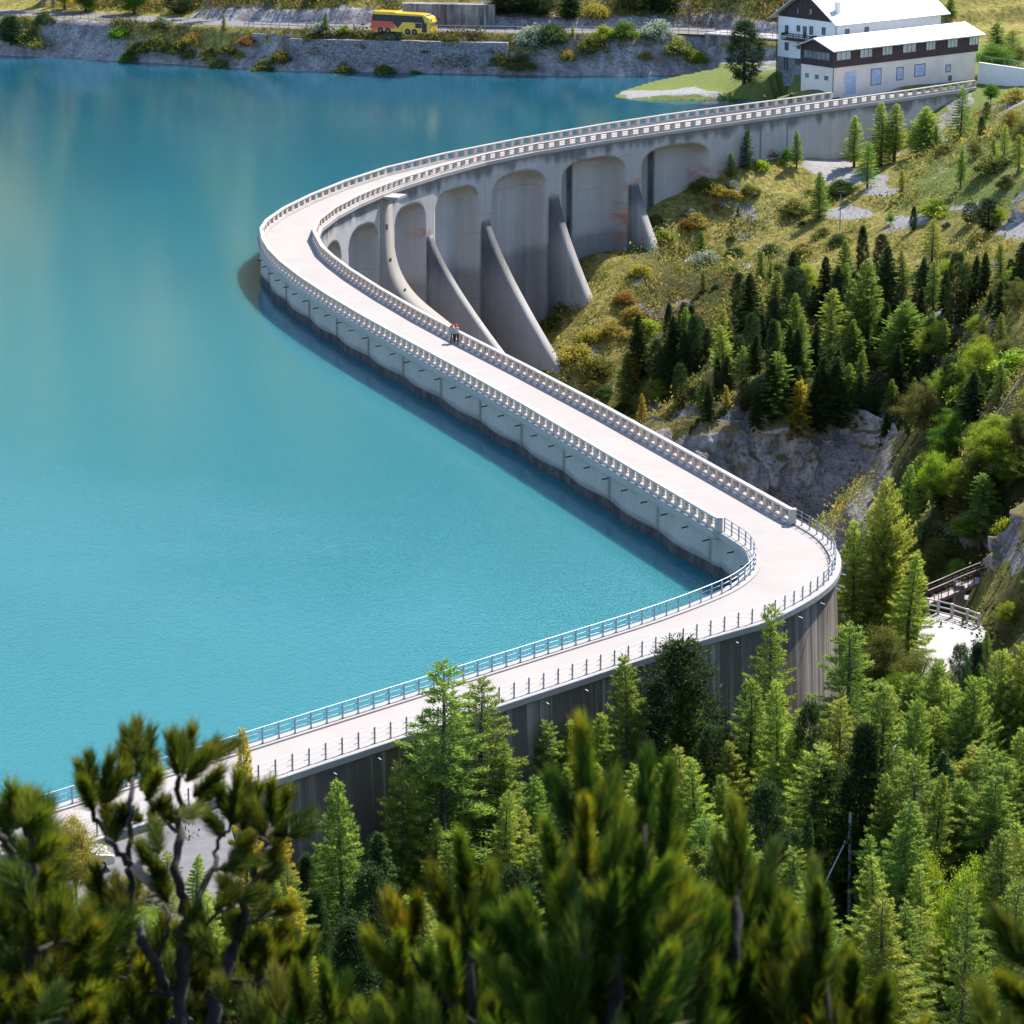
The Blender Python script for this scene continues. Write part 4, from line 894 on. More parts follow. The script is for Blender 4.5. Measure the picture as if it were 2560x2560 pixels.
t = thing('terrace_fence', 'pale post and rail fence at the back of the gravel terrace', 'fence', tuple(fp[2]))
for p in fp:
    b = MB(); b.box((p[0], p[1], TZ + .55), (.2, .2, 1.15)); reloc(b.build('post', M['oldwood']), t)
for z in (.2, .62, 1.05):
    b = MB()
    for p, q in zip(fp[:-1], fp[1:]): b.beam((*p[:2], TZ + z), (*q[:2], TZ + z), .06, .1)
    reloc(b.build('rail', M['oldwood']), t)
b = MB(); b.tube([(*fp[1][:2], TZ + 1.1), (*fp[1][:2], TZ + 1.55), (fp[1][0] - .45, fp[1][1], TZ + 1.55)], .05, 6); reloc(b.build('pipe_bend', M['green']), t)
DB = 236.0
def fb(x, y, d=0): return at_d(x, y, DB + d)
t = thing('footbridge', 'arched timber footbridge with rails crossing to the rock at the right edge', 'bridge', tuple(fb(2450, 1470)))
dk_ = [fb(2318, 1512), fb(2365, 1492, 2), fb(2410, 1472, 3), fb(2450, 1456, 4), fb(2490, 1448, 5), fb(2540, 1452, 6), fb(2600, 1462, 8)]
b = MB(); V = []
for p in dk_: V += [(p[0], p[1], p[2]), (p[0], p[1] + 1.5, p[2]), (p[0], p[1] + 1.5, p[2] - .28), (p[0], p[1], p[2] - .28)]
fs_ = []
for i in range(len(dk_) - 1):
    for j in range(4): fs_.append((i * 4 + j, i * 4 + (j + 1) % 4, i * 4 + 4 + (j + 1) % 4, i * 4 + 4 + j))
b.add(V, fs_ + [(0, 3, 2, 1), (len(V) - 4, len(V) - 3, len(V) - 2, len(V) - 1)]); M['plank'] = plain('weathered_planks', (.36, .29, .27), .85, var=.25, scale=4); reloc(b.build('deck', M['plank']), t)
dense = [np.array([np.interp(k, range(7), [p[c] for p in dk_]) for c in range(3)]) for k in np.linspace(0, 6, 17)]
for sy in (.05, 1.45):
    for z in (.5, .85, 1.15):
        b = MB(); b.tube([(p[0], p[1] + sy, p[2] + z) for p in dk_], .035, 5); reloc(b.build('rail', M['frame'] if z < 1 else M['oldwood']), t)
    for p in dense:
        b = MB(); b.box((p[0], p[1] + sy, p[2] + .55), (.07, .07, 1.2)); reloc(b.build('post', M['frame']), t)
for px, d, nm in ((2401, 3, 1), (2487, 5, 1), (2552, 7, 1)):
    p = fb(px, 1480, d); b = MB(); b.box((p[0], p[1] + .75, p[2] - 2.2), (.7, 1.4, 5.4)); reloc(b.build('pier', M['wall_far']), t)
p0, p1 = fb(2408, 1515, 6), fb(2486, 1500, 6); b = MB(); b.sweep([p0[:2], p1[:2]], [(0, p0[2] - 4), (0, p0[2] + .55), (-1.2, p0[2] + .55), (-1.2, p0[2] - 4)])
tag(b.build('stone_wall', M['rubble']), 'rough rubble stone wall under the timber footbridge', 'wall')
p = at(2119, 2262, -9.4); t = thing('telephone_pole', 'leaning grey wooden pole among the dark trees at the bottom right', 'pole', (p[0], p[1], gz(p[0], p[1])))
b = MB(); b.tube([(.12, 0, -.5), (0, .1, 6.4)], [.12, .09], 8); b.build('shaft', M['oldwood'], t)
b = MB(); b.tube([(-2.6, -3.0, 1.2), (-.2, .2, 4.6), (.9, 1.4, 6.3), (3.4, 4.5, 9.6)], .045, 5); b.build('cable', M['wframe'], t)
# car park by the near abutment
cpk = [(-29.5,140.5),(-27.5,133.5),(-20,132.5),(-14.5,136),(-12.8,141.5),(-14.2,145.2),(-15.6,152.6),(-21.4,146.9),(-25.5,142.6)]
b = MB(); n = len(cpk); b.add([(x, y, .02) for x, y in cpk] + [(x, y, -6) for x, y in cpk], [tuple(range(n)), tuple(range(n, 2 * n))[::-1]] + [(i, n + i, n + (i + 1) % n, (i + 1) % n) for i in range(n)]); tag(b.build('car_park', M['asphalt']), kind='structure')
def car(label, x, y, rz, paint):
    p = at(x, y, .6); t = thing('parked_car', label, 'car', (p[0], p[1], .03), rz, 'cars parked at the near end of the dam')
    prof = [(-2.05, .28), (-2.1, .75), (-1.95, .95), (-1.2, 1.02), (1.1, 1.0), (1.95, .82), (2.1, .6), (2.05, .28)]; cab = [(-1.75, .95), (-1.35, 1.42), (.1, 1.45), (.95, .98)]
    pm = plain(label.split()[0] + '_paint', paint, .25, .3, .04)
    def ext(b, pr, w0, w1): n = len(pr); k = [w0 if z < 1.1 else w1 for _, z in pr]; b.add([(x, -q, z) for (x, z), q in zip(pr, k)] + [(x, q, z) for (x, z), q in zip(pr, k)], [tuple(range(n)), tuple(range(n, 2 * n))[::-1]] + [(i, n + i, n + (i + 1) % n, (i + 1) % n) for i in range(n)])
    b = MB(); ext(b, prof, .86, .86); b.build('body', pm, t, bevel=.07)
    b = MB(); ext(b, cab, .78, .60); b.build('cabin_glass', M['glass'], t, bevel=.04)
    b = MB(); b.box((-.62, 0, 1.455), (1.5, 1.2, .05)); b.build('roof_panel', pm, t, bevel=.02)
    for wx in (-1.3, 1.3):
        for s in (-1, 1):
            b = MB(); b.tube([(wx, s * .66, .31), (wx, s * .88, .31)], .31, 16); wh = b.build('wheel', plain('car_tyre', (.02, .02, .02), .9), t)
            b = MB(); b.tube([(wx, s * .88, .31), (wx, s * .9, .31)], .19, 12); b.build('rim', M['galv'], wh)
    for s in (-1, 1):
        b = MB(); b.box((2.05, s * .6, .66), (.08, .34, .13)); b.build('headlight', M['wframe'], t)
car('silver car parked on the asphalt, half hidden by yellow leaves', 178, 2150, R(25), (.5, .52, .55))
# ------------------------------------------------------------------ vegetation: plant meshes
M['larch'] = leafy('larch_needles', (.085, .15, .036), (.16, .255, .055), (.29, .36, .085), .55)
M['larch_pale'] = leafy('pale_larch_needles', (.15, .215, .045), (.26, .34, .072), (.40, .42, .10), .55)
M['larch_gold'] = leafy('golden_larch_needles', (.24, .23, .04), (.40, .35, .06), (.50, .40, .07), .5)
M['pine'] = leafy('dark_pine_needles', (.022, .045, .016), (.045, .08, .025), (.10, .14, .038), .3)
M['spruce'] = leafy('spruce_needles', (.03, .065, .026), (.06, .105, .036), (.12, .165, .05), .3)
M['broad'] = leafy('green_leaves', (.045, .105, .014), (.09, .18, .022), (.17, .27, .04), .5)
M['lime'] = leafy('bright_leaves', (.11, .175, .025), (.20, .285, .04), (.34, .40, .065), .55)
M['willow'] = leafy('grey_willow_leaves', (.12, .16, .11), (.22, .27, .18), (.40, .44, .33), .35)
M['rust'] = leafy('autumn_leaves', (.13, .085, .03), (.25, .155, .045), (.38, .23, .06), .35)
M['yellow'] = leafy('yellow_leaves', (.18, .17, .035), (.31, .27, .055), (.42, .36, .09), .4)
M['olive'] = leafy('olive_leaves', (.065, .085, .02), (.13, .15, .035), (.25, .24, .07), .4)
def bark(name, c0, c1):
    m = NT(name); n = m.noise(m.coord('Object', (1, 1, .25)), 9, 6, .7); m.set(Base_Color=m.ramp(n, [(.35, c0), (.65, c1)]), Roughness=.95); m.bump(n, .6, .03); return m.mat
M['bark'] = bark('conifer_bark', (.045, .034, .028), (.13, .105, .09)); M['bark_pale'] = bark('grey_bark', (.12, .11, .10), (.27, .25, .23))

def blades(P, D, Ln, Wd, r):
    """thin triangles: base points P, unit directions D, lengths, widths"""
    n = len(P); s = np.cross(D, r.normal(size=(n, 3))); s /= np.linalg.norm(s, axis=1)[:, None] + 1e-9
    a = P - s * Wd[:, None] / 2; b = P + s * Wd[:, None] / 2; c = P + D * Ln[:, None]
    V = np.stack([a, b, c], 1).reshape(-1, 3); F = np.arange(3 * n).reshape(-1, 3); return V, F
def leaves(P, sz, r, up=.3, asp=.6):
    """small diamond leaves in all directions"""
    n = len(P); d = r.normal(size=(n, 3)); d[:, 2] += up; d /= np.linalg.norm(d, axis=1)[:, None]
    s = np.cross(d, r.normal(size=(n, 3))); s /= np.linalg.norm(s, axis=1)[:, None]
    L = sz[:, None]; V = np.stack([P, P + d * L * .5 + s * L * asp * .5, P + d * L, P + d * L * .5 - s * L * asp * .5], 1).reshape(-1, 3)
    return V, np.arange(4 * n).reshape(-1, 4)
def trunk_mesh(pts, rads, limbs, mat, n=7):
    b = MB(); b.tube(pts, rads, n)
    for p, q, ra in limbs: b.tube([p, (np.array(p) * .5 + np.array(q) * .5) + [0, 0, -.02], q], [ra, ra * .7, ra * .25], 4, cap=False)
    return b.mesh('trunk', mat, True)
def conifer(seed, h=10.0, rad=1.7, nb=150, dens=95, power=.75, bare=.1, up=.25, droop=.12, bl=(.10, .21), bw=.040, crown='larch', heads=1, lean=.0, layer=.25):
    r = np.random.default_rng(seed); Ps, Ds, Ts, limbs = [], [], [], []
    bend = r.normal(size=2) * .12 + [lean, 0]
    def axis(z): return np.array([bend[0] * (z / h) ** 2 * h * .1 + .05 * math.sin(z * .9 + seed), bend[1] * (z / h) ** 2 * h * .1 + .05 * math.cos(z * .7 + seed), z])
    for hd in range(heads):
        off = np.zeros(3) if hd == 0 else np.array([r.uniform(-1, 1) * rad * .7, r.uniform(-1, 1) * rad * .7, 0]); hh = h if hd == 0 else h * r.uniform(.72, .9)
        for i in range(nb if hd == 0 else nb // 2):
            u = (i + r.random()) / (nb if hd == 0 else nb // 2); z = hh * (bare + (1 - bare) * u ** .92); f = z / hh
            L = rad * max(0, 1 - f) ** power * r.uniform(.55, 1.12) * (1 if f > bare + .1 else .75) + .10
            a = i * 2.39996 + r.normal() * .35; o = axis(z) + off * (1 - .4 * f); d = np.array([math.cos(a), math.sin(a), 0]); sd = np.array([-d[1], d[0], 0])
            e = up * (.2 + 1.2 * f); m = max(5, int(dens * 1.75 * L * (.8 + .4 * r.random())))
            t = r.random(m) ** .62; lat = r.uniform(-1, 1, m) * .30 * L * (1.12 - t)
            P = o + d * (t * L)[:, None] + sd * lat[:, None]; P[:, 2] += e * L * t * t - droop * L * t * (1 - f) * 1.6 - np.abs(lat) * .35 + r.normal(size=m) * .05
            D = d * .75 + sd * np.sign(lat)[:, None] * .45 + r.normal(size=(m, 3)) * .45; D[:, 2] += .25 + .5 * f
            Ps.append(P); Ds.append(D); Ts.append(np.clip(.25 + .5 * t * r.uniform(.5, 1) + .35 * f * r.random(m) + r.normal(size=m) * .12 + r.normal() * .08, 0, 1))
            if L > .5: limbs.append((tuple(o), tuple(o + d * L * .85 + [0, 0, e * L * .7 - droop * L * (1 - f)]), .012 + .012 * L))
        if hd: limbs.append((tuple(axis(h * .15)), tuple(axis(hh * .95) + off * .6), .07))
    P = np.vstack(Ps); D = np.vstack(Ds); D /= np.linalg.norm(D, axis=1)[:, None]; T = np.concatenate(Ts); n = len(P)
    V, F = blades(P, D, r.uniform(*bl, n), np.full(n, bw) * r.uniform(.7, 1.4, n), r)
    zs_ = np.linspace(-.6, h, 9); tr = trunk_mesh([axis(z) for z in zs_], [max(.012, .017 * h * (1 - max(z, 0) / h) ** .85) for z in zs_], limbs, M['bark'])
    return (V, F, np.repeat(T, 3)), tr
def arolla(seed, h=10.0, rad=1.9, n_c=260, per=60, shape=.5, bare=.06):
    """dense, egg-shaped pine: up-swept brushes over the crown and inside it"""
    r = np.random.default_rng(seed); Ps, Ds, Ts, limbs = [], [], [], []
    lob = [(r.uniform(0, 6.28), r.uniform(.1, .9), r.uniform(-.25, .3)) for _ in range(9)]
    for i in range(n_c):
        f = ((i + r.random()) / n_c); z = h * (bare + (1 - bare) * f); a = i * 2.39996 + r.normal() * .4
        prof = (f ** .35) * (1 - f) ** shape * 1.55 if shape < .9 else (1 - f) ** .8
        k = 1 + sum(w_ * max(0, math.cos(a - a0)) ** 3 * math.exp(-((f - f0) / .14) ** 2) for a0, f0, w_ in lob)
        L = rad * prof * k * (r.random() ** .35) + .05
        c = np.array([math.cos(a) * L, math.sin(a) * L, z]); d = np.array([math.cos(a) * .6, math.sin(a) * .6, .75])
        s = .28 * (.7 + .6 * r.random()) * (h / 10) ** .5
        P = c + r.normal(size=(per, 3)) * [s * .75, s * .75, s * .6]; D = d + r.normal(size=(per, 3)) * .55
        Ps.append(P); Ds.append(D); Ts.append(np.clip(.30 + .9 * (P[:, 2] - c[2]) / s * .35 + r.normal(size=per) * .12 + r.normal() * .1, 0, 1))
        if i % 5 == 0: limbs.append(((0, 0, z * .9), tuple(c), .03))
    P = np.vstack(Ps); D = np.vstack(Ds); D /= np.linalg.norm(D, axis=1)[:, None]; n = len(P)
    V, F = blades(P, D, r.uniform(.16, .30, n), r.uniform(.05, .09, n), r)
    zs_ = np.linspace(-.6, h * .93, 7); tr = trunk_mesh([(0, 0, z) for z in zs_], [max(.02, .02 * h * (1 - max(z, 0) / h)) for z in zs_], limbs, M['bark'])
    return (V, F, np.repeat(np.concatenate(Ts), 3)), tr
def broadleaf(seed, h=6.0, rad=2.2, n_c=120, per=70, base=.3, leaf=.2, flat=1.0, stems=1, spread=1.0):
    r = np.random.default_rng(seed); Ps, Ts, limbs = [], [], []
    tr_top = h * (base + .35)
    for i in range(n_c):
        d = r.normal(size=3); d /= np.linalg.norm(d); k = r.random() ** .4
        bump = 1 + .28 * math.sin(d[0] * 4 + seed) * math.cos(d[1] * 5 + seed * 2) + .15 * math.sin(d[2] * 6 + seed)
        c = np.array([d[0] * rad * k * bump, d[1] * rad * k * bump, h * (base + (1 - base) / 2) + d[2] * h * (1 - base) / 2 * k * flat * bump])
        c[:2] *= 1 - .35 * max(0, d[2])
        s = .22 * (h / 5) ** .5 * r.uniform(.7, 1.5)
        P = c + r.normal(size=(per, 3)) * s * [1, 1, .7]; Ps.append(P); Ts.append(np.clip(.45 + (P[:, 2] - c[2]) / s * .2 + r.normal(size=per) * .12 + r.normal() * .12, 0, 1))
        if i % 4 == 0: limbs.append(((r.normal() * .05, r.normal() * .05, tr_top * r.uniform(.4, 1)), tuple(c), .012 * h))
    P = np.vstack(Ps); n = len(P); V, F = leaves(P, r.uniform(.7, 1.3, n) * leaf, r)
    zs_ = np.linspace(-.4, tr_top, 5); tr = trunk_mesh([(0, 0, z) for z in zs_], [.02 * h * (1 - .6 * max(z, 0) / tr_top) for z in zs_], limbs, M['bark'])
    return (V, F, np.repeat(np.concatenate(Ts), 4)), tr
def bush(seed, w=2.0, h=1.2, n_c=60, per=60, leaf=.14, spiky=False):
    r = np.random.default_rng(seed); Ps, Ds, Ts, limbs = [], [], [], []
    for i in range(n_c):
        a = r.uniform(0, 6.28); k = r.random() ** .5; bump = 1 + .25 * math.sin(3 * a + seed); x, y = math.cos(a) * k * w / 2 * bump, math.sin(a) * k * w / 2 * bump
        top = h * (1 - k ** 2.2) * r.uniform(.65, 1.1) + .1; z = top * r.uniform(.45, 1); s = .15 * r.uniform(.8, 1.6) * (w / 2) ** .5; c = np.array([x, y, z])
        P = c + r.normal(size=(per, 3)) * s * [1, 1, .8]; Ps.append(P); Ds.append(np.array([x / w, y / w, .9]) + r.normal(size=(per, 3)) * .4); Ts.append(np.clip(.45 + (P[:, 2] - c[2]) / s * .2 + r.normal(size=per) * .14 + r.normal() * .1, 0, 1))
        if i % 4 == 0: limbs.append(((x * .2, y * .2, -.1), (x, y, z), .02))
    P = np.vstack(Ps); n = len(P); T = np.concatenate(Ts)
    if spiky:
        D = np.vstack(Ds); D /= np.linalg.norm(D, axis=1)[:, None]; V, F = blades(P, D, r.uniform(.14, .28, n), r.uniform(.05, .08, n), r); T = np.repeat(T, 3)
    else: V, F = leaves(P, r.uniform(.7, 1.3, n) * leaf, r); T = np.repeat(T, 4)
    return (V, F, T), trunk_mesh([(0, 0, -.3), (.03, 0, h * .35)], [.05, .03], limbs, M['bark'])
PROTO = {}
def proto(key, fn, mats, *a, **k):
    cr, tr = fn(*a, **k)
    for mt in mats:
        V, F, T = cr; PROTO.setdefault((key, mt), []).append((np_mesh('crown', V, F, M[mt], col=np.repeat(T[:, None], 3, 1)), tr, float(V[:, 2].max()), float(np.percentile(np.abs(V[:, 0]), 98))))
LM = ('larch', 'larch_pale', 'larch_gold')
for s_ in range(4): proto('larch', conifer, LM, 10 + s_, rad=(1.95, 1.75, 2.2, 1.8)[s_], nb=(165, 150, 170, 140)[s_], bare=(.05, .12, .04, .16)[s_])
for s_ in range(3): proto('airy', conifer, LM, 30 + s_, rad=2.3, nb=120, dens=80, power=.62, bare=.14, up=.18, droop=.22)
for s_ in range(3): proto('thin', conifer, LM + ('spruce',), 50 + s_, rad=1.4, nb=120, dens=110, power=.7, bare=.06, h=8.0)
for s_ in range(2): proto('wide', conifer, LM, 60 + s_, rad=3.3, nb=190, dens=78, power=.55, bare=.05, up=.35, heads=4, bl=(.12, .24), bw=.045, h=12.0)
for s_ in range(2): proto('spruce', conifer, ('spruce', 'pine'), 70 + s_, rad=1.95, nb=200, dens=100, power=.8, bare=.02, up=.05, droop=.3, bl=(.12, .22), bw=.06)
for s_ in range(3): proto('arolla', arolla, ('pine', 'spruce'), 80 + s_, rad=(1.7, 2.2, 1.5)[s_], shape=(.5, .42, .7)[s_])
for s_ in range(2): proto('broad', broadleaf, ('broad', 'lime', 'olive', 'yellow'), 90 + s_, rad=(2.3, 2.7)[s_], base=(.28, .18)[s_], leaf=.085, per=190, n_c=190)
proto('poplar', broadleaf, ('lime', 'broad'), 97, h=14.0, rad=3.0, n_c=520, per=130, base=.04, leaf=.14)
for s_ in range(3): proto('bush', bush, ('willow', 'rust', 'yellow', 'olive', 'broad', 'lime'), 100 + s_, h=(1.2, 1.6, 1.0)[s_])
for s_ in range(2): proto('dwarf', bush, ('pine', 'spruce'), 110 + s_, w=2.2, h=1.5, n_c=70, per=70, spiky=True)
count_v = {}
def plant(name, label, cat, key, mat, xyz, H, width=None, group=None, rz=None, tilt=0, fat=1.0):
    L = PROTO[(key, mat)]; k = count_v.get((key, mat), 0); count_v[(key, mat)] = k + 1
    cm, tm, h0, w0 = L[k % len(L)]
    s = H / h0; sx = s * random.uniform(.95, 1.25) * fat if width is None else (width / 2) / w0
    t = thing(name, label, cat, xyz, random.uniform(0, 6.28) if rz is None else rz, group)
    t.scale = (sx, sx, s); t.rotation_euler[0] = tilt
    link('crown', cm, t); link('trunk' if key not in ('bush', 'dwarf') else 'stem', tm, t); return t
# ray / terrain intersection for photo pixels, on a fine height table
TAB_X = np.arange(-110, 130, 1.0); TAB_Y = np.arange(-10, 560, 1.0); TX, TY = np.meshgrid(TAB_X, TAB_Y); TABZ = ground_z(TX, TY)
def tz(x, y):
    u = np.clip((np.asarray(x) + 110), 0, len(TAB_X) - 2.001); v = np.clip((np.asarray(y) + 10), 0, len(TAB_Y) - 2.001); i = u.astype(int); j = v.astype(int); fu = u - i; fv = v - j
    return (TABZ[j, i] * (1 - fu) + TABZ[j, i + 1] * fu) * (1 - fv) + (TABZ[j + 1, i] * (1 - fu) + TABZ[j + 1, i + 1] * fu) * fv
def hit(px, py, lift=0.0, d0=20, d1=560):
    """first place along the photo ray where the ray is 'lift' metres above the ground"""
    d = ray(px, py); s = np.arange(d0, d1, .4); X = s * d[0]; Y = s * d[1]; Z = CAMZ + s * d[2]
    df = Z - lift - tz(X, Y)
    if lift:
        ok = s > 128; k = np.nonzero((df[:-1] > 0) & (df[1:] <= 0) & ok[1:])[0]
        if not len(k): k = [int(np.argmin(np.where(ok & (s < 240), np.abs(df), 1e9)))]
    else: k = np.nonzero(df <= 0)[0]
    if not len(k): return None
    k = k[0]; return np.array([X[k], Y[k], tz(X[k], Y[k])]), s[k] * (d[1] * CP - d[2] * SP)
KINDS = {'larch': ('larch', 'larch'), 'airy': ('larch_tree', 'larch'), 'thin': ('young_larch', 'young larch'), 'wide': ('larch', 'larch'), 'spruce': ('spruce', 'spruce'), 'arolla': ('pine_tree', 'pine'),
         'broad': ('deciduous_tree', 'tree'), 'poplar': ('deciduous_tree', 'tree'), 'bush': ('bush', 'bush'), 'dwarf': ('dwarf_pine', 'dwarf pine')}
TONE = {'larch': 'green', 'larch_pale': 'pale yellow-green', 'larch_gold': 'golden yellow', 'pine': 'dark green', 'spruce': 'deep green', 'broad': 'leafy green', 'lime': 'bright lime-green', 'olive': 'olive green', 'yellow': 'yellow', 'willow': 'silvery grey-green', 'rust': 'rusty orange'}
FORM = {'larch': 'conical', 'airy': 'loose feathery', 'thin': 'slim', 'wide': 'broad many-topped', 'spruce': 'dense', 'arolla': 'dense egg-shaped', 'broad': 'round', 'poplar': 'tall broad', 'bush': '', 'dwarf': 'low spiky'}
ORD = ['first', 'second', 'third', 'fourth', 'fifth', 'sixth', 'seventh', 'eighth', 'ninth', 'tenth', 'eleventh', 'twelfth', 'thirteenth', 'fourteenth', 'fifteenth', 'sixteenth', 'seventeenth', 'eighteenth', 'nineteenth', 'twentieth']
for t_, u_ in (('twenty', 'thirtieth'), ('thirty', 'fortieth'), ('forty', 'fiftieth'), ('fifty', 'sixtieth'), ('sixty', 'seventieth')): ORD += [f'{t_}-{q}' for q in ORD[:9]] + [u_]
def zone_plants(zone, items, group):
    """items: (px, top y, base y or None, height or None, width px or None, key, material, label or None)"""
    sets = {}
    for it in items:
        if it[7] is None: sets.setdefault((it[5], it[6]), []).append(it[0])
    for k in sets: sets[k].sort()
    for (px, yt, ybs, H, wpx, key, mat, label) in items:
        if ybs is not None:
            r_ = hit(px, ybs)
            if r_ is None: continue
            p, zc = r_; H = (ybs - yt) * zc / FPX * 1.03
        else:
            r_ = hit(px, yt, H)
            if r_ is None: continue
            p, zc = r_
        if label is None:
            L = sets[(key, mat)]; i = L.index(px); nm = KINDS[key][1]; base = ' '.join(f'{TONE[mat]} {FORM[key]} {nm}'.split())
            label = f'{base} {zone}' if len(L) == 1 else f'{base} {zone}, {ORD[i]} from the left'
        plant(KINDS[key][0], label, KINDS[key][1], key, mat, (p[0], p[1], p[2] - .05), H, None if wpx is None else wpx * zc / FPX, group, fat=(.9 if key in ('broad', 'arolla') else 1.38) * (1.05 if 'gorge' in zone else 1.0))

# ------------------------------------------------------------------ near wood, between the viewer and the dam's streaked wall
NEAR = [
 (1106,1649,None,15,None,'airy','larch','tall dark-trunked larch crossing the railing, in front of the streaked wall'),
 (1202,1678,2210,None,250,'airy','larch','tall two-topped larch with a thick dark trunk beside the streaked wall'),
 (850,1933,None,12.5,185,'larch','larch','stout cone-shaped larch with a shadowy foot, standing before the streaked wall'),
 (1012,1882,2285,None,150,'airy','larch_pale','pale slender larch with a visible dark stem, right of the stout cone-shaped larch'),
 (1363,1795,None,8.5,None,'airy','larch','feathery larch just left of the foreground pine leader'),
 (1127,2042,None,5,90,'arolla','spruce','small dark pine between the two tall larches by the wall'),
 (734,2197,None,7.5,120,'larch','larch_gold','bright golden larch at the bottom, right of the crooked foreground pine'),
 (607,1791,None,13,95,'thin','larch_gold','thin sparse golden larch rising in front of the railing at the left'),
 (700,2010,None,7,80,'thin','larch_gold','small golden larch beside the dark foot of the streaked wall'),
 (1568,1625,None,12.3,None,'larch','larch','neat conical larch just left of the big dark round pine'),
 (1704,1575,None,12.8,215,'arolla','pine','big dark round-topped pine rising above the railing of the near stretch'),
 (1725,1676,None,10.4,None,'larch','larch','bright green larch standing in front of the big dark round pine'),
 (1513,1775,None,8,None,'larch','larch_pale',None),
 (1671,1844,None,6,70,'thin','larch_pale','small pale larch at the left shoulder of the gold-tipped larch'),
 (1704,1857,None,9.5,125,'larch','larch_pale','gold-tipped larch below the big dark round pine'),
 (1435,1794,None,8,None,'airy','larch_pale',None),
 (1544,1913,None,6,80,'thin','larch_pale',None),(1588,1897,None,6.5,90,'thin','larch_pale',None),
 (1929,1505,None,14,155,'airy','larch','tall larch overlapping the sunny end of the streaked wall'),
 (2114,1543,2030,None,230,'airy','larch','tall open larch with long drooping side branches, right of the wall end'),
 (1887,1679,None,11,None,'larch','larch',None),
 (1949,1692,None,12,150,'larch','larch_pale','tall yellow-topped larch below the wall end, beside a narrow dark pine'),
 (2027,1730,None,11,95,'arolla','pine','narrow dark pine squeezed between the tall larches below the wall end'),
 (2213,1702,None,14,210,'larch','larch','very tall full larch above the leaning grey pole'),
 (2160,1790,None,12,120,'arolla','pine','dark shady pine behind the leaning grey pole'),
 (2215,1184,None,14.8,190,'wide','larch_pale','tall broad bright tree right of the outer corner of the dam'),
 (2275,1370,None,10.5,105,'larch','larch_pale','bright tree at the right side of the tall broad tree by the corner'),(2140,1290,None,12,125,'larch','larch_pale','bright tree at the left side of the tall broad tree by the corner'),
 (2208,1543,None,7,None,'broad','olive',None),(2251,1661,None,6,None,'broad','broad',None),(2300,1610,None,4.5,None,'broad','olive',None),
 (2403,1595,None,8,70,'arolla','spruce','slim green conifer in front of the gravel terrace'),(2447,1590,None,7,70,'arolla','spruce',None),
 (2510,1612,None,12,230,'wide','larch_pale',None),(2565,1590,None,12,220,'wide','larch_pale',None),(2345,1640,None,11,190,'wide','larch',None),(2440,1680,None,12,260,'wide','larch',None),(2300,1740,None,11,180,'wide','larch','olive broad larch right of the very tall full larch'),
 (2349,1925,None,10.5,115,'larch','larch',None),(2222,1925,None,10,130,'larch','larch',None),(2290,1880,None,11,None,'airy','larch',None),
 (2310,2095,None,8,140,'broad','lime',None),(2425,2125,None,9,170,'broad','lime',None),(2530,2060,None,9,200,'broad','olive',None),
 (2074,2215,None,6,85,'larch','larch',None),(2259,2295,None,7.5,110,'larch','larch',None),(2164,2342,None,5.5,75,'thin','larch',None),(2540,2180,None,11,190,'airy','larch',None),(2420,2200,None,12,180,'airy','larch','hazy feathery larch at the bottom right corner'),
 (1918,1934,None,10,125,'arolla','pine','large dark pine below the yellow-topped larch'),(2020,2030,None,9,85,'spruce','pine',None),(2075,1890,None,9,None,'arolla','spruce',None),
 (2445,1860,None,9,None,'wide','larch_pale',None),(2330,1760,None,10,None,'larch','larch_pale',None),(2520,1900,None,10,None,'wide','larch',None),
 (181,2016,None,5.5,150,'broad','yellow','yellow-leaved birch by the parked silver car at the left'),(60,2090,None,4.5,140,'broad','yellow','yellow-leaved shrub tree at the far left below the railing'),
 (640,2190,None,6,90,'larch','larch_pale',None),(120,2120,2290,None,140,'broad','yellow',None),(30,2190,2370,None,150,'broad','yellow',None),(250,2200,2330,None,130,'broad','lime',None),(330,2170,2340,None,110,'broad','yellow',None),(420,2120,2330,None,None,'airy','larch_pale',None),(490,2130,2350,None,None,'larch','larch_pale',None),(150,2250,2420,None,150,'broad','olive',None),(380,2260,2430,None,140,'broad','lime',None),(560,2200,2400,None,None,'larch','larch_pale',None),(520,2230,None,7,130,'airy','larch_pale',None),(390,2270,None,6,None,'airy','larch_pale',None),
 (960,2090,None,5,110,'broad','broad',None),(1060,2180,None,4,120,'broad','willow' if False else 'broad',None),(1290,2010,None,7,None,'airy','larch_pale',None),(1330,2110,None,5.5,None,'airy','larch',None),(1460,1960,None,6.5,None,'larch','larch_pale',None),(1620,2010,None,7,None,'airy','larch',None),
 (1790,1800,None,8,None,'arolla','pine',None),(1812,1930,None,7.5,None,'larch','larch',None),(1260,1850,None,9,None,'airy','larch',None),(930,2240,None,6,None,'airy','larch',None),
 (880,2280,None,9,150,'arolla','pine','dark pine at the foot of the stout cone-shaped larch'),(760,2330,None,6,None,'larch','larch_pale',None),(600,2320,None,6,120,'broad','olive',None),(1760,2030,None,7,None,'airy','larch',None),(1700,2120,None,6,None,'airy','larch_pale',None),
]
rf = np.random.default_rng(77); placed = []
sky_x = [-100, 500, 620, 760, 860, 1000, 1200, 1300, 1500, 1700, 1900, 2050, 2200, 2400, 2700]; sky_y = [2300, 2230, 2220, 2120, 2090, 2060, 2010, 1930, 1890, 1880, 1800, 1740, 1690, 1660, 1640]
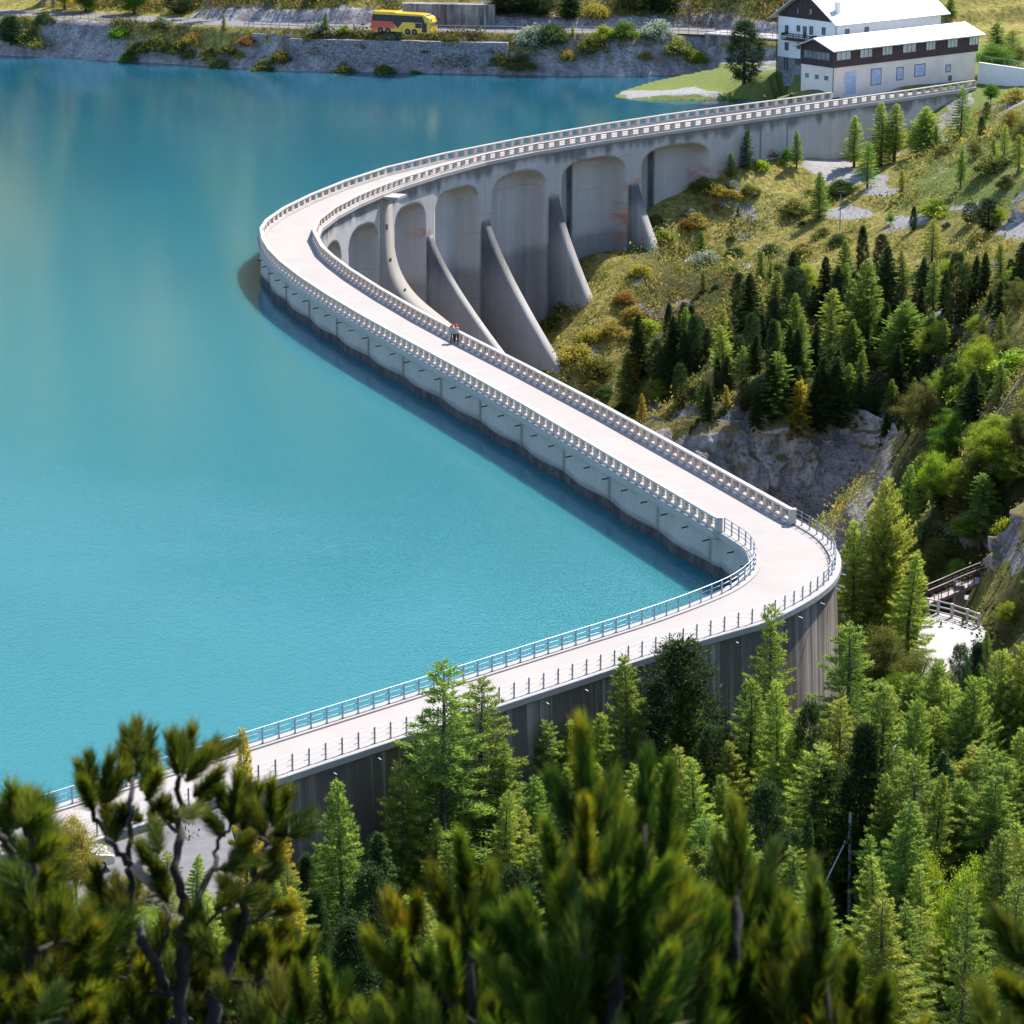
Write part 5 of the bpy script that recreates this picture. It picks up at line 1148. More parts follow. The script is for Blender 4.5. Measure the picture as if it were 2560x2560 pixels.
for _ in range(4000):
    x, y = rf.uniform(-19, 44), rf.uniform(133, 207)
    i = int(((a_all - [x, y]) ** 2).sum(1).argmin()); nn = -normals(a_all)[i]
    if (x - a_all[i, 0]) * nn[0] + (y - a_all[i, 1]) * nn[1] < 2.0 or math.hypot(x + 21, y - 139.5) < 9 or math.hypot(x - 30, y - 209) < 8: continue
    if any((x - a) ** 2 + (y - b_) ** 2 < 3.0 ** 2 for a, b_ in placed): continue
    z = gz(x, y); px, py, zc = proj([x, y, z]); H = rf.uniform(5.0, 10.5); yt = py - H * FPX / zc
    lim = np.interp(px, sky_x, sky_y)
    if yt < lim: H *= max(.25, (py - lim) / (py - yt)); yt = py - H * FPX / zc
    if not (-20 < px < 2580) or py > 2700 or H < 2.6: continue
    if 2045 < px < 2165 and yt < 2270 and py > 2180: continue
    placed.append((x, y)); right = px > 2150
    k = rf.choice(9, p=[.31, .24, .17, .12, .06, .0, .07, .01, .02])
    key, mat = [('larch', 'larch'), ('larch', 'larch_pale'), ('airy', 'larch'), ('airy', 'larch_pale'), ('arolla', 'pine'), ('broad', 'olive'), ('spruce', 'spruce'), ('broad', 'lime'), ('wide', 'larch')][k]
    NEAR.append((float(px), float(yt), float(py), None, None, key, mat, None))
    if len(placed) > 150: break
zone_plants('in the near wood', NEAR, 'trees of the near wood')
near_bushes = [(1000,2250),(1050,2290),(1190,2300),(1240,2210),(1300,2220),(960,2330),(1130,2250),(870,2400),(1260,2320),(1750,2120),(2120,2200),(2070,2170),(2330,2420),(2400,2400),(2280,2490),(1380,2180),(640,2420),(560,2480),(420,2420),(260,2330),(1560,2160),(1620,2200),(2480,2350),(2200,2450),(2140,2490)]
zone_plants('on the floor of the near wood', [(x, y - 55, y, None, None, 'bush', ('lime', 'willow', 'broad', 'olive')[i % 4], None) for i, (x, y) in enumerate(near_bushes)], 'bushes of the near wood')
# ------------------------------------------------------------------ hillside beyond the gorge
def Z8(x, t, b): return 1700 + x * .4451, 200 + t * .4451, 200 + b * .4451
HILL = []
for x, t, b, wz, key, mat, lab in [
 (375,285,510,None,'thin','spruce','dark young conifer against the arched wall, by the wall foot'),(285,410,550,None,'thin','larch','leaning thin larch beside the right end of the arches'),(655,285,500,None,'larch','larch','green larch on the near rim of the pale rock outcrop'),(600,370,470,None,'broad','broad',None),
 (850,310,400,None,'thin','spruce',None),(905,260,400,None,'thin','larch',None),(975,200,490,None,'larch','larch_pale',None),(1050,350,610,None,'airy','larch','dark-stemmed larch standing in front of the pale rock outcrop'),(1130,130,480,170,'larch','larch_pale',None),(1205,140,460,130,'larch','larch_pale',None),(1175,250,450,None,'broad','olive',None),
 (1370,150,410,None,'wide','larch_pale',None),(1435,250,400,None,'thin','larch',None),(1300,290,410,None,'broad','olive',None),(1575,50,335,150,'airy','larch','tall green larch in front of the right end of the dam wall'),(780,515,775,None,'larch','larch','lone green larch on the ochre meadow beside the floodlight pole'),(1575,385,605,None,'larch','larch','lone larch on the bright green meadow at the upper right'),(1245,505,650,None,'thin','larch_pale',None),
 (1760,330,500,None,'larch','larch_pale',None),(1690,200,340,None,'arolla','pine',None),(1745,10,140,None,'broad','broad','leafy shrub tree below the white terrace wall'),(1720,120,230,None,'arolla','pine','small dark pine below the white terrace wall'),(1820,250,420,None,'airy','larch_pale',None),(1900,310,520,None,'airy','larch_pale',None),(1650,330,440,None,'broad','olive',None),(1860,150,300,None,'broad','yellow',None),(1700,430,520,None,'broad','olive',None),(1920,210,400,None,'broad','olive',None),
 (325,712,770,None,'thin','spruce','tiny dark conifer alone on the ochre meadow'),(1310,710,850,None,'arolla','pine','small dark pine in front of the pale path'),(1180,745,810,None,'broad','broad',None),(1730,655,850,150,'arolla','pine','big dark pine clump by the rounded rock at the right edge'),(1630,690,810,100,'arolla','pine',None),(1790,700,830,None,'broad','lime',None),
 (1020,812,1080,None,'arolla','pine',None),(1125,858,1120,None,'arolla','pine',None),(1415,775,1035,150,'airy','larch_pale','pale open larch standing clear above the dark row of conifers'),(1045,1008,1560,None,'larch','larch','tall pointed larch in the middle of the hillside wood'),(960,1120,1500,None,'larch','larch',None),(530,1080,1400,None,'larch','larch',None),
 (1250,955,1240,None,'larch','larch',None),(1360,995,1280,None,'spruce','spruce',None),(1545,955,1400,130,'arolla','pine',None),(1660,985,1250,None,'spruce','pine',None),(1710,970,1230,None,'spruce','pine',None),(1795,920,1180,None,'larch','larch',None),(1910,910,1250,None,'spruce','pine',None),(1420,1020,1300,None,'larch','larch',None),(1850,1000,1220,None,'arolla','pine',None),(1600,1060,1330,None,'spruce','pine',None),(1490,1060,1300,None,'spruce','pine',None),
 (870,1085,1280,70,'spruce','pine',None),(325,1078,1340,None,'arolla','pine',None),(840,1175,1580,None,'airy','larch_pale',None),(650,1195,1560,None,'larch','larch',None),(230,1285,1590,None,'larch','larch_pale','bright pale larch on the open lower slope'),(530,1355,1640,None,'larch','larch',None),(1250,1240,1610,290,'wide','larch','broad sprawling larch at the right of the hillside wood'),
 (1490,1310,1530,None,'spruce','spruce',None),(1400,1330,1560,None,'arolla','pine',None),(1800,1310,1520,None,'larch','larch',None),(1700,1420,1640,None,'broad','lime',None),(1830,1440,1640,None,'broad','olive',None),(1660,1310,1430,None,'broad','lime',None),(1600,1480,1660,None,'broad','broad',None),
 (120,850,985,None,'thin','larch',None),(130,1070,1190,None,'thin','larch',None),(455,960,1110,None,'thin','larch',None),(510,1020,1130,None,'thin','larch',None),(60,1260,1500,70,'arolla','pine',None),(150,1390,1560,None,'arolla','pine',None),(400,1300,1560,None,'arolla','pine',None),(750,1150,1320,None,'arolla','pine',None),(930,1150,1420,None,'arolla','pine',None),(1150,1250,1560,None,'spruce','pine',None),(760,1360,1620,None,'spruce','pine',None),(330,1430,1620,None,'arolla','spruce',None)]:
    X, Tt, Bb = Z8(x, t, b); HILL.append((X, Tt, Bb, None, None if wz is None else wz * .4451, key, mat, lab))
for x, t, b, w_, key, mat, lab in [(2262,1170,1400,None,'larch','larch',None),(2309,945,1090,125,'broad','olive',None),(2432,925,1060,75,'spruce','pine',None),(2378,883,1020,None,'arolla','pine',None),(2454,847,980,110,'broad','lime',None),(2390,905,1000,110,'broad','lime',None),(2500,900,1010,None,'larch','larch',None),(2375,1017,1150,110,'broad','broad',None),
    (2291,1137,1300,85,'larch','larch_pale',None),(2331,1115,1290,85,'broad','lime',None),(2385,1145,1280,80,'broad','lime',None),(2450,1191,1385,110,'airy','larch',None),(2390,1400,1530,None,'broad','lime','leafy bright tree leaning over the footbridge rail'),(2520,1500,1570,None,'broad','lime',None),(2480,1060,1200,110,'broad','lime',None),(2545,1010,1130,None,'broad','olive',None),(2520,1120,1230,None,'broad','lime',None),(2270,1000,1090,None,'arolla','pine',None),(2330,1360,1480,None,'broad','olive',None),(2280,1330,1450,None,'larch','larch',None),
    (1807,817,955,None,'larch','larch_pale','bright young larch at the upper edge of the cliff'),(1855,865,965,None,'airy','larch',None),(1945,900,1080,None,'airy','larch',None),(1995,960,1120,70,'thin','larch_gold',None),(1816,965,1020,22,'thin','larch_gold','tiny golden larch on the cliff edge'),(1604,985,1060,24,'thin','larch_gold',None),(1588,895,980,None,'thin','larch_gold','orange young larch on the lower slope above the balustrade'),(1567,883,985,None,'thin','spruce',None),(1449,840,890,None,'thin','larch',None),(1860,960,1050,None,'arolla','pine',None),(1700,905,1010,None,'arolla','pine',None),(1770,960,1060,None,'spruce','pine',None),(1890,980,1080,None,'spruce','pine',None),(2040,930,1080,None,'spruce','pine',None),(2100,960,1080,None,'arolla','pine',None),(2150,930,1060,None,'spruce','spruce',None),(1640,850,960,None,'arolla','pine',None),(1745,790,900,None,'arolla','pine',None),(1930,800,960,None,'arolla','pine',None),(1990,830,970,None,'spruce','pine',None)]:
    HILL.append((x, t, b, None, w_, key, mat, lab))
have = []
for it in HILL: have.append((it[0], it[2]))
for _ in range(3000):
    px = rf.uniform(1560, 2580); lo = np.interp(px, [1560, 1700, 1900, 2100, 2300, 2560], [900, 860, 800, 740, 700, 690]); hi = np.interp(px, [1560, 1800, 2000, 2200, 2300, 2560], [1030, 1050, 1055, 1100, 1250, 1330])
    py = rf.uniform(lo, hi)
    if any(((px - a) / 24) ** 2 + ((py - b_) / 20) ** 2 < 1 for a, b_ in have): continue
    have.append((px, py)); Hp = rf.uniform(70, 165) if px < 2300 else rf.uniform(60, 120); dark = px < 2330
    k = rf.choice(6, p=[.20, .17, .30, .20, .06, .07] if dark else [.10, .08, .2, .17, .25, .2])
    key, mat = [('spruce', 'pine'), ('arolla', 'pine'), ('larch', 'larch'), ('spruce', 'spruce'), ('broad', 'lime'), ('broad', 'olive')][k]
    HILL.append((float(px), float(py - Hp), float(py), None, None, key, mat, None))
    if len(have) > 205: break
zone_plants('beyond the gorge', HILL, 'trees on the hillside beyond the gorge')
HB = []
for x, y, w_, key, mat in [(685,820,55,'dwarf','pine'),(510,990,160,'dwarf','pine'),(290,905,60,'dwarf','pine'),(310,1000,140,'dwarf','pine'),(130,1050,200,'bush','willow'),(50,760,90,'bush','willow'),(290,600,80,'bush','willow'),(290,670,110,'bush','yellow'),(910,640,180,'dwarf','pine'),(660,750,170,'bush','olive'),(630,770,90,'bush','yellow'),(560,1080,130,'bush','olive'),(680,1000,150,'bush','olive'),(700,950,80,'bush','rust'),(900,1120,80,'bush','yellow'),(290,1090,90,'dwarf','spruce'),(200,1170,60,'dwarf','spruce'),(720,640,50,'bush','olive'),(890,930,140,'dwarf','spruce'),(1430,760,200,'bush','lime'),(1690,910,110,'bush','yellow'),(1500,830,60,'dwarf','pine'),(1510,1010,120,'bush','olive'),(760,1290,170,'dwarf','pine'),(210,720,60,'bush','rust'),(40,830,110,'bush','rust'),(90,820,150,'bush','yellow'),(480,430,120,'bush','rust'),(740,415,90,'bush','rust'),(820,400,90,'bush','yellow'),(450,500,120,'bush','lime'),(560,480,60,'bush','lime'),(150,620,180,'bush','olive'),(220,650,140,'bush','yellow'),(400,640,120,'bush','olive'),(620,1120,140,'dwarf','spruce'),(800,880,120,'bush','olive'),(1490,410,130,'bush','olive'),(1750,520,220,'bush','olive'),(1880,120,170,'bush','yellow'),(1840,600,140,'bush','olive'),(1400,330,110,'bush','olive')]:
    X, Yb, _ = Z8(x, y, 0); HB.append((X, Yb - w_ * .4451 * .52, Yb, None, w_ * .4451, key, mat, None))
for x, y, w_, key, mat in [(1420,775,60,'bush','olive'),(1380,820,70,'bush','olive'),(1480,850,60,'bush','yellow'),(1440,905,90,'bush','yellow'),(1500,930,80,'bush','olive'),(1530,840,80,'bush','yellow'),(1560,760,60,'bush','rust'),(1600,690,60,'bush','yellow'),(1660,600,50,'bush','lime'),(1640,560,50,'bush','olive'),(1580,800,70,'bush','yellow'),(1620,830,70,'bush','lime'),(1510,1000,70,'dwarf','spruce'),(1560,1040,60,'dwarf','pine'),(1480,960,60,'bush','yellow'),(1700,820,60,'dwarf','pine'),(2420,1000,110,'bush','lime'),(2500,1100,130,'bush','lime'),(2540,1180,120,'bush','olive'),(2470,1180,110,'bush','lime'),(2410,1330,90,'bush','lime'),(2350,1390,80,'bush','olive'),(2540,930,120,'bush','lime'),(2400,1270,80,'bush','olive'),(2520,1330,70,'bush','lime'),(2350,1240,70,'dwarf','pine'),(2480,1290,80,'bush','lime')]: HB.append((x, y - w_ * .55, y, None, w_, key, mat, None))
zone_plants('beyond the gorge', HB, 'bushes on the hillside beyond the gorge')
# ------------------------------------------------------------------ far shore and the houses
FAR = [(1860,50,210,None,88,'arolla','pine','dark conical tree on the grassy point, left of the tall white house'),(2485,108,190,None,110,'broad','broad','round green tree in front of the white terrace wall'),
 (30,45,115,None,66,'arolla','spruce','dark rounded pine at the waterline in the top left corner'),(560,35,75,None,None,'thin','larch_pale','small bright larch by the road left of the street lamp'),(815,36,92,None,None,'thin','larch','young larch on the bank left of the coach'),(863,66,95,None,30,'broad','willow' if False else 'lime','pale small tree on the bank just left of the coach'),(1432,66,95,None,None,'thin','larch_pale','small pale larch behind the road railing, right of the coach'),
 (2530,75,150,None,70,'airy','larch_pale',None),(2490,60,140,None,60,'larch','larch',None),(2545,110,170,None,60,'broad','olive',None),(2375,0,45,None,45,'larch','larch','dark green tree behind the ridge between the two house roofs')]
zone_plants('behind the houses', FAR, 'trees around the houses and far bank')
for label, px, off, z, H, key, mat, wpx in [
 ('big dark round tree beyond the road near the top left corner', 215, 16, 3, 9.5, 'poplar', 'broad', 92), ('second big dark tree beyond the road, with sunlit grass between the two', 335, 16, 3, 9, 'poplar', 'broad', 88), ('yellowish tree beyond the road, left of the two big dark trees', 160, 17, 3, 9, 'larch', 'larch_gold', 50),
 ('spreading dark pine above the rock, left of the pale slab', 450, 18, 6, 5, 'arolla', 'pine', 70), ('dark pine thicket directly right of the retaining wall', 1275, 18.5, 6.5, 5, 'arolla', 'pine', 110), ('dark pine in the thicket above the road, left of the tall spruce', 1345, 18, 6, 5, 'arolla', 'pine', 90),
 ('tall spruce above the road right of the pine thicket', 1425, 17.5, 5.5, 6.5, 'spruce', 'spruce', 60), ('ochre autumn bush above the road beside the tall spruce', 1490, 17, 5, 2.6, 'bush', 'yellow', 75), ('dark pine above the road between ochre bush and rock', 1590, 19, 6.5, 5, 'arolla', 'pine', 90), ('dark pine on the slope above the road bridge', 1660, 19, 6.5, 5, 'arolla', 'pine', 90),
 ('slim larch above the rock right of the pale slab', 690, 20, 7, 5, 'larch', 'larch_pale', 40), ('dark pine on the rock above the steel stair', 790, 20, 7, 3.5, 'arolla', 'pine', 40)]:
    p = x_at(px, z, off - 1.2); plant(KINDS[key][0], label, KINDS[key][1], key, mat, (p[0], p[1], gz(*p) - .1), H, wpx * 477 / FPX, 'trees beyond the far road')
for i, px in enumerate((18, 80, 100, 132, 520, 600)):
    p = x_at(px, 4, 17 + (i % 3)); H = 16 + i % 3
    t = thing('larch', f'bare reddish trunk of a tall larch beyond the road, {ORD[i]} from the left', 'larch', (p[0], p[1], gz(*p)), 0, 'tall larches beyond the far road')
    b = MB(); b.tube([(0, 0, -.5), (.1, 0, 5), (0, .1, H * .9)], [.34, .26, .1], 7); b.build('trunk', M['bark_pale'], t)
    cm = PROTO[('airy', 'larch_pale')][i % 3][0]; c = link('crown', cm, t); c.location = (0, 0, 5.5); c.scale = (1.1, 1.1, H / 14)
FB = [(985,1.2,'bush','willow',60),(1330,1.6,'bush','willow',95),(1380,1.6,'dwarf','spruce',90),(1560,.6,'bush','broad',75),(1640,.6,'bush','willow',80),(1700,1.6,'bush','olive',80),(1740,1.2,'bush','lime',60),(1130,1.8,'bush','olive',60),(1165,1.9,'bush','willow',44),(1610,3.2,'bush','yellow',38),(1420,3.6,'bush','yellow',50),(1300,3.8,'bush','olive',80),(1250,3.4,'bush','olive',60),(1040,5.3,'bush','broad',38),(960,5.2,'bush','olive',60),(860,5.4,'bush','olive',60),(825,6.2,'bush','broad',36),(805,1.0,'bush','willow',55),(775,2.2,'bush','olive',44),(700,4.5,'bush','olive',60),(620,2.6,'bush','rust',52),(600,3.8,'bush','yellow',36),(570,3.2,'bush','olive',60),(520,3.6,'bush','olive',60),(480,2.0,'bush','yellow',55),(470,3.4,'bush','olive',44),(440,3.0,'bush','olive',70),(400,1.0,'bush','olive',46),(385,3.2,'bush','olive',80),(340,3.8,'bush','olive',60),(320,4.8,'bush','broad',50),(300,2.5,'bush','broad',60),(545,5.2,'bush','olive',60),(655,5.6,'bush','olive',60),(110,1.2,'dwarf','spruce',60),(60,3.6,'bush','olive',90),(910,2.2,'bush','olive',44),(1060,2.2,'bush','olive',44),(1480,2.6,'bush','olive',80),(1510,1.2,'bush','lime',60),(1230,2.4,'bush','willow',50),(410,.3,'bush','willow',40)]
cnt = {}; FB.sort()
for px, up_, key, mat, wpx in FB:
    off = BANK_W * .93 - up_; p = x_at(px, 1, off); i = cnt.get((key, mat), 0); cnt[(key, mat)] = i + 1
    plant(KINDS[key][0], f'{TONE[mat]} {KINDS[key][1]} on the far bank below the road, {ORD[i]} from the left', KINDS[key][1], key, mat, (p[0], p[1], gz(*p) - .1), wpx * .6 * 470 / FPX, wpx * 470 / FPX, 'bushes on the far bank')
p = at(1838, 208, -.4); plant('bush', 'small green bush by the water, left of the dark conical tree', 'bush', 'bush', 'broad', (p[0], p[1] + 2, gz(p[0], p[1] + 2)), 1.3, 1.6, 'bushes on the far bank')
# ------------------------------------------------------------------ far wood on the mountainside beyond the road (seen mostly mirrored in the lake)
def merged_wood(name, pts, hts, mats_, label_kind='stuff'):
    r = np.random.default_rng(5); Vs, Fs, Ts, n0 = [], [], [], 0
    for (x, y, z), h in zip(pts, hts):
        m_ = 70; f = r.random(m_); a = r.uniform(0, 6.28, m_); L = h * .2 * (1 - f) ** .8
        P = np.stack([x + np.cos(a) * L * .5, y + np.sin(a) * L * .5, z + h * (.1 + .88 * f)], 1); D = np.stack([np.cos(a), np.sin(a), np.full(m_, .3)], 1); D /= np.linalg.norm(D, axis=1)[:, None]
        V, F = blades(P, D, L * .9 + .4, np.full(m_, h * .07), r); Vs.append(V); Fs.append(F + n0); n0 += len(V); Ts.append(np.full(len(V), np.clip(.5 + 2.2 * fbm(np.array([x]), np.array([z * .2]), 16, 3, 5)[0] + r.normal() * .15, 0, 1)))
    me = np_mesh(name, np.vstack(Vs), np.vstack(Fs), mats_, col=np.repeat(np.concatenate(Ts)[:, None], 3, 1)); o = link(name, me); return tag(o, kind='stuff')
M['farwood'] = leafy('far_wood_needles', (.02, .05, .02), (.16, .20, .045), (.50, .46, .11), .6)
r_ = np.random.default_rng(3); pts, hts = [], []
while len(pts) < 1500:
    y = 497 + 330 * r_.random() ** 1.2; x = r_.uniform(-.34, .26) * y
    if y - y_shore(x) < BANK_W + ROAD_W + 18: continue
    pts.append((x, y)); hts.append(r_.uniform(9, 17))
pz = ground_z(np.array([p[0] for p in pts]), np.array([p[1] for p in pts])); merged_wood('mountain_wood', [(x, y, z) for (x, y), z in zip(pts, pz)], hts, M['farwood'])

# ------------------------------------------------------------------ low growth on the open slopes: heath, grass tussocks and small shrubs nobody could count
M['heath'] = (lambda m: m)(None) if False else None
def heath_mat():
    m = NT('heath'); t = m.attr('tint').outputs['Color']; m.set(Base_Color=t, Roughness=.8); m.b.inputs['Specular IOR Level'].default_value = .1
    tr = m.n('BsdfTranslucent', {'Color': t}); mx = m.n('MixShader', {0: .4}); m.t.links.new(m.b.outputs[0], mx.inputs[1]); m.t.links.new(tr.outputs[0], mx.inputs[2]); m.t.links.new(mx.outputs[0], m.out.inputs[0]); return m.mat
M['heath'] = heath_mat()
def cover(name, cand, size, n_leaf, pal, seed, keep):
    """leafy tussocks at candidate (x, y) points; pal: list of (colour, weight) chosen by patchy noise"""
    r = np.random.default_rng(seed); x, y = cand; z = tz(x, y); px, py, _ = proj(np.stack([x, y, z], -1)); k = keep(px, py, x, y, z); x, y, z = x[k], y[k], z[k]; n = len(x)
    pal_c = np.array([p[0] for p in pal]); nz = fbm(x, y, 9, 3, seed) * .9 + .5 + r.normal(size=n) * .16; idx = np.clip((nz * len(pal)).astype(int), 0, len(pal) - 1)
    s = size * r.lognormal(0, .35, n) * (.7 + .9 * sstep(-.1, .3, fbm(x, y, 6, 2, seed + 4)))
    c = np.repeat(np.stack([x, y, z], 1), n_leaf, 0); S = np.repeat(s, n_leaf); m_ = len(c)
    P = c + r.normal(size=(m_, 3)) * S[:, None] * [.42, .42, 0]; P[:, 2] += np.abs(r.normal(size=m_)) * S * .42
    V, F = leaves(P, S * r.uniform(.17, .40, m_), r, .7, .55)
    C = np.repeat(pal_c[idx] * r.uniform(.7, 1.3, (n, 1)), n_leaf, 0) * r.uniform(.75, 1.3, (m_, 1)); return tag(link(name, np_mesh(name, V, F, M['heath'], col=np.repeat(C, 4, 0))), kind='stuff')
def rock_at(px, py):
    k = np.zeros(np.shape(px))
    for (x, y, rx_, ry_) in [(2070,415,80,34),(2150,445,90,26),(2210,478,70,20),(2150,535,110,20),(2270,550,80,16),(2390,518,110,9),(2540,570,60,45),(2540,1370,90,80),(2400,250,60,25),(2330,345,45,35)]: k = np.maximum(k, 1 - np.hypot((px - x) / rx_, (py - y) / ry_))
    return k
r_ = np.random.default_rng(11); N = 42000
cx, cy = r_.uniform(-8, 78, N), r_.uniform(222, 425, N)
def keep_hill(px, py, x, y, z):
    g = np.random.default_rng(1).random(len(px)); open_ = (px > 1340) & (px < 2620) & (py > 270) & (py < 1420) & (rock_at(px, py) < .12)
    wall = (y > 380) & (z > -2) & (x < 60); lush = np.where(px < 2250, sstep(420, 640, py), .75); inside = dist_line(x, y, FP) < 1.2
    valley = np.array([((q - FP).__pow__(2)).sum(1).argmin() for q in np.stack([x, y], 1)]) if len(x) else np.zeros(0, int)
    side = ((x - FP[valley, 0]) * FNm[valley, 0] + (y - FP[valley, 1]) * FNm[valley, 1]) > 1.0
    return open_ & ~inside & side & (g < .22 + .78 * lush)
cover('heath_cover', (cx, cy), .52, 19, [((.38, .29, .075), 1), ((.28, .27, .06), 1), ((.14, .18, .04), 1), ((.42, .32, .085), 1), ((.20, .24, .05), 1), ((.27, .23, .07), 1), ((.46, .40, .10), 1), ((.27, .32, .16), 1)], 21, keep_hill)
N = 15000; cx = r_.uniform(-85, 40, N); cy = np.interp(cx, rx, ry) + r_.uniform(.8, BANK_W - .7, N)
cover('bank_cover', (cx, cy), .5, 14, [((.12, .12, .035), 1), ((.20, .16, .05), 1), ((.08, .10, .03), 1), ((.24, .19, .06), 1), ((.17, .11, .05), 1), ((.13, .14, .05), 1)], 23,
      lambda px, py, x, y, z: (np.random.default_rng(2).random(len(px)) < sstep(1.5, 4.5, y - np.interp(x, rx, ry) + 3.5 * fbm(x, y, 9, 3, 6)) * .8 + .1) & ~((px > 90 + (py - 60) * .8) & (px < 285 - (py - 60) * .2)) & ~((px > 1500) & (px < 1850) & (py > 120)))
N = 9000; cx = r_.uniform(-80, 60, N); cy = np.interp(cx, rx, ry) + BANK_W + ROAD_W + r_.uniform(2.2, 16, N)
cover('slope_cover', (cx, cy), .7, 14, [((.12, .12, .03), 1), ((.22, .18, .05), 1), ((.10, .12, .03), 1), ((.26, .20, .06), 1), ((.20, .13, .05), 1)], 25, lambda px, py, x, y, z: (np.random.default_rng(4).random(len(px)) < .75) & ~((px > 1000) & (px < 1245)))
N = 14000; cx, cy = r_.uniform(-34, 52, N), r_.uniform(128, 222, N)
def keep_near(px, py, x, y, z):
    k = np.array([((q - a_all).__pow__(2)).sum(1).argmin() for q in np.stack([x, y], 1)]); nn = -normals(a_all)
    side = ((x - a_all[k, 0]) * nn[k, 0] + (y - a_all[k, 1]) * nn[k, 1]) > .6
    return side & (px > -60) & (px < 2620) & (py < 2640) & (np.hypot(x + 21, y - 139.5) > 9.5) & (np.hypot(x - 30, y - 209) > 7)
cover('wood_floor_cover', (cx, cy), .55, 14, [((.04, .055, .015), 1), ((.07, .10, .02), 1), ((.15, .17, .04), 1), ((.05, .07, .02), 1), ((.17, .16, .05), 1), ((.08, .11, .04), 1)], 27, keep_near)

# ------------------------------------------------------------------ the mountain pines right in front of the viewer
M['fg_green'] = leafy('mountain_pine_needles', (.009, .026, .006), (.036, .082, .012), (.19, .23, .03), .40, .45)
M['fg_gold'] = leafy('ageing_pine_needles', (.035, .055, .010), (.12, .125, .016), (.30, .20, .028), .38, .45)
M['fg_bark'] = bark('mountain_pine_bark', (.012, .010, .009), (.055, .046, .040)); M['fg_bud'] = plain('red_bud', (.24, .06, .02), .7, var=.3, scale=20)
class Pine:
    def __init__(s, seed): s.r = np.random.default_rng(seed); s.g = []; s.o = []; s.b = MB(); s.n = 0
    def shoot(s, base, tip, D, nl=.06, n=230, ang=(.75, .30), wd=.0042, old=.0, jit=.25, bare=.0):
        d0 = D + s.r.normal() * jit; A = at_d(*base, d0); B = at_d(*tip, d0 + s.r.normal() * .08); ax = B - A; L = np.linalg.norm(ax); ax /= L
        t = bare + (1 - bare) * s.r.random(n) ** .85; e = s.r.normal(size=(n, 3)); e -= (e @ ax)[:, None] * ax; e /= np.linalg.norm(e, axis=1)[:, None]
        a = ang[0] + (ang[1] - ang[0]) * t + s.r.normal(size=n) * .12; Dn = ax * np.cos(a)[:, None] + e * np.sin(a)[:, None]; Dn[:, 2] += .12; Dn /= np.linalg.norm(Dn, axis=1)[:, None]
        P = A + ax * (t * L)[:, None] + e * .004; ln = nl * 1.55 * s.r.uniform(.65, 1.15, n); T = np.clip(.30 + .45 * t + s.r.normal(size=n) * .16 + s.r.normal() * .14, 0, 1)
        V, F = blades(P, Dn, ln, np.full(n, wd), s.r); k = np.repeat((s.r.random(n) < old) | ((t < .3) & (s.r.random(n) < .25 + old)), 3); kk = k.reshape(-1, 3)[:, 0]
        for lst, sel in ((s.g, ~kk), (s.o, kk)):
            if sel.any(): lst.append((V.reshape(-1, 3, 3)[sel].reshape(-1, 3), np.repeat(T[sel], 3)))
        s.b.tube([A, A * .5 + B * .5, B], [.0075, .006, .0035], 5)
    def branch(s, pts, D, r0, r1, jit=.0):
        P = [at_d(x, y, D + s.r.normal() * jit) for x, y in pts]; Q = []
        for i in range(len(P) - 1):
            for k in range(4):
                q = P[i] * (1 - k / 4) + P[i + 1] * k / 4; Q.append(q + s.r.normal(size=3) * r0 * .25)
        Q.append(P[-1]); s.b.tube(Q, list(.72 * np.linspace(r0, r1, len(Q)) * s.r.uniform(.85, 1.2, len(Q))), 7)
    def finish(s, name, label, foot, D):
        f = at_d(*foot, D); g = gz(f[0], f[1]); t = thing(name, label, 'pine', (f[0], f[1], g), 0, 'foreground mountain pines')
        s.b.tube([f + [0, 0, .05], [f[0], f[1], g + .5], [f[0] + .1, f[1], g - .3]], [.06, .08, .10], 7)
        o = reloc(s.b.build('trunk', M['fg_bark'], None, True), t)
        for nm, lst, mt in (('crown', s.g, 'fg_green'), ('old_needles', s.o, 'fg_gold')):
            V = np.vstack([a for a, _ in lst]); T = np.concatenate([b for _, b in lst]); reloc(link(nm, np_mesh(nm, V, np.arange(len(V)).reshape(-1, 3), M[mt], col=np.repeat(T[:, None], 3, 1))), t)
        return t
def z4(L): return [(x * .4141, 1760 + y * .4141) for x, y in L]
# crooked pine, lower left
D = 12.5; p = Pine(41)
for L, r0, r1 in [([(1090,2050),(1095,1700),(1112,1500),(1120,1250),(1078,1000),(1080,750),(1080,500),(1088,430)],.046,.012),([(1000,1780),(960,1600),(860,1440),(800,1300),(790,1000),(750,950),(680,850),(580,700),(560,600),(585,470)],.034,.010),([(785,1010),(785,760),(790,560),(830,380),(822,330)],.020,.008),
    ([(1112,1430),(1190,1210),(1270,1010),(1310,860),(1390,720)],.026,.009),([(1270,1950),(1350,1620),(1430,1350),(1500,1100),(1600,850),(1640,690)],.050,.012),([(1040,1760),(920,1750),(750,1650),(570,1605)],.020,.009),([(1390,1660),(1540,1690),(1640,1640),(1720,1560)],.014,.007),([(1120,1550),(1250,1330),(1330,1250),(1430,1200)],.016,.007),
    ([(900,500),(905,600),(990,700),(1070,770)],.009,.012),([(940,1560),(1000,1400),(1010,1250),(980,1150)],.014,.008),([(1600,880),(1660,840),(1740,790)],.012,.007),([(1500,1120),(1560,1020),(1640,960)],.012,.007),([(790,1330),(700,1300),(640,1220)],.012,.007),([(1280,1010),(1400,960),(1500,920)],.011,.006),([(1430,1350),(1560,1300),(1660,1250)],.011,.006)]:
    p.branch(z4(L), D, r0, r1, .10)
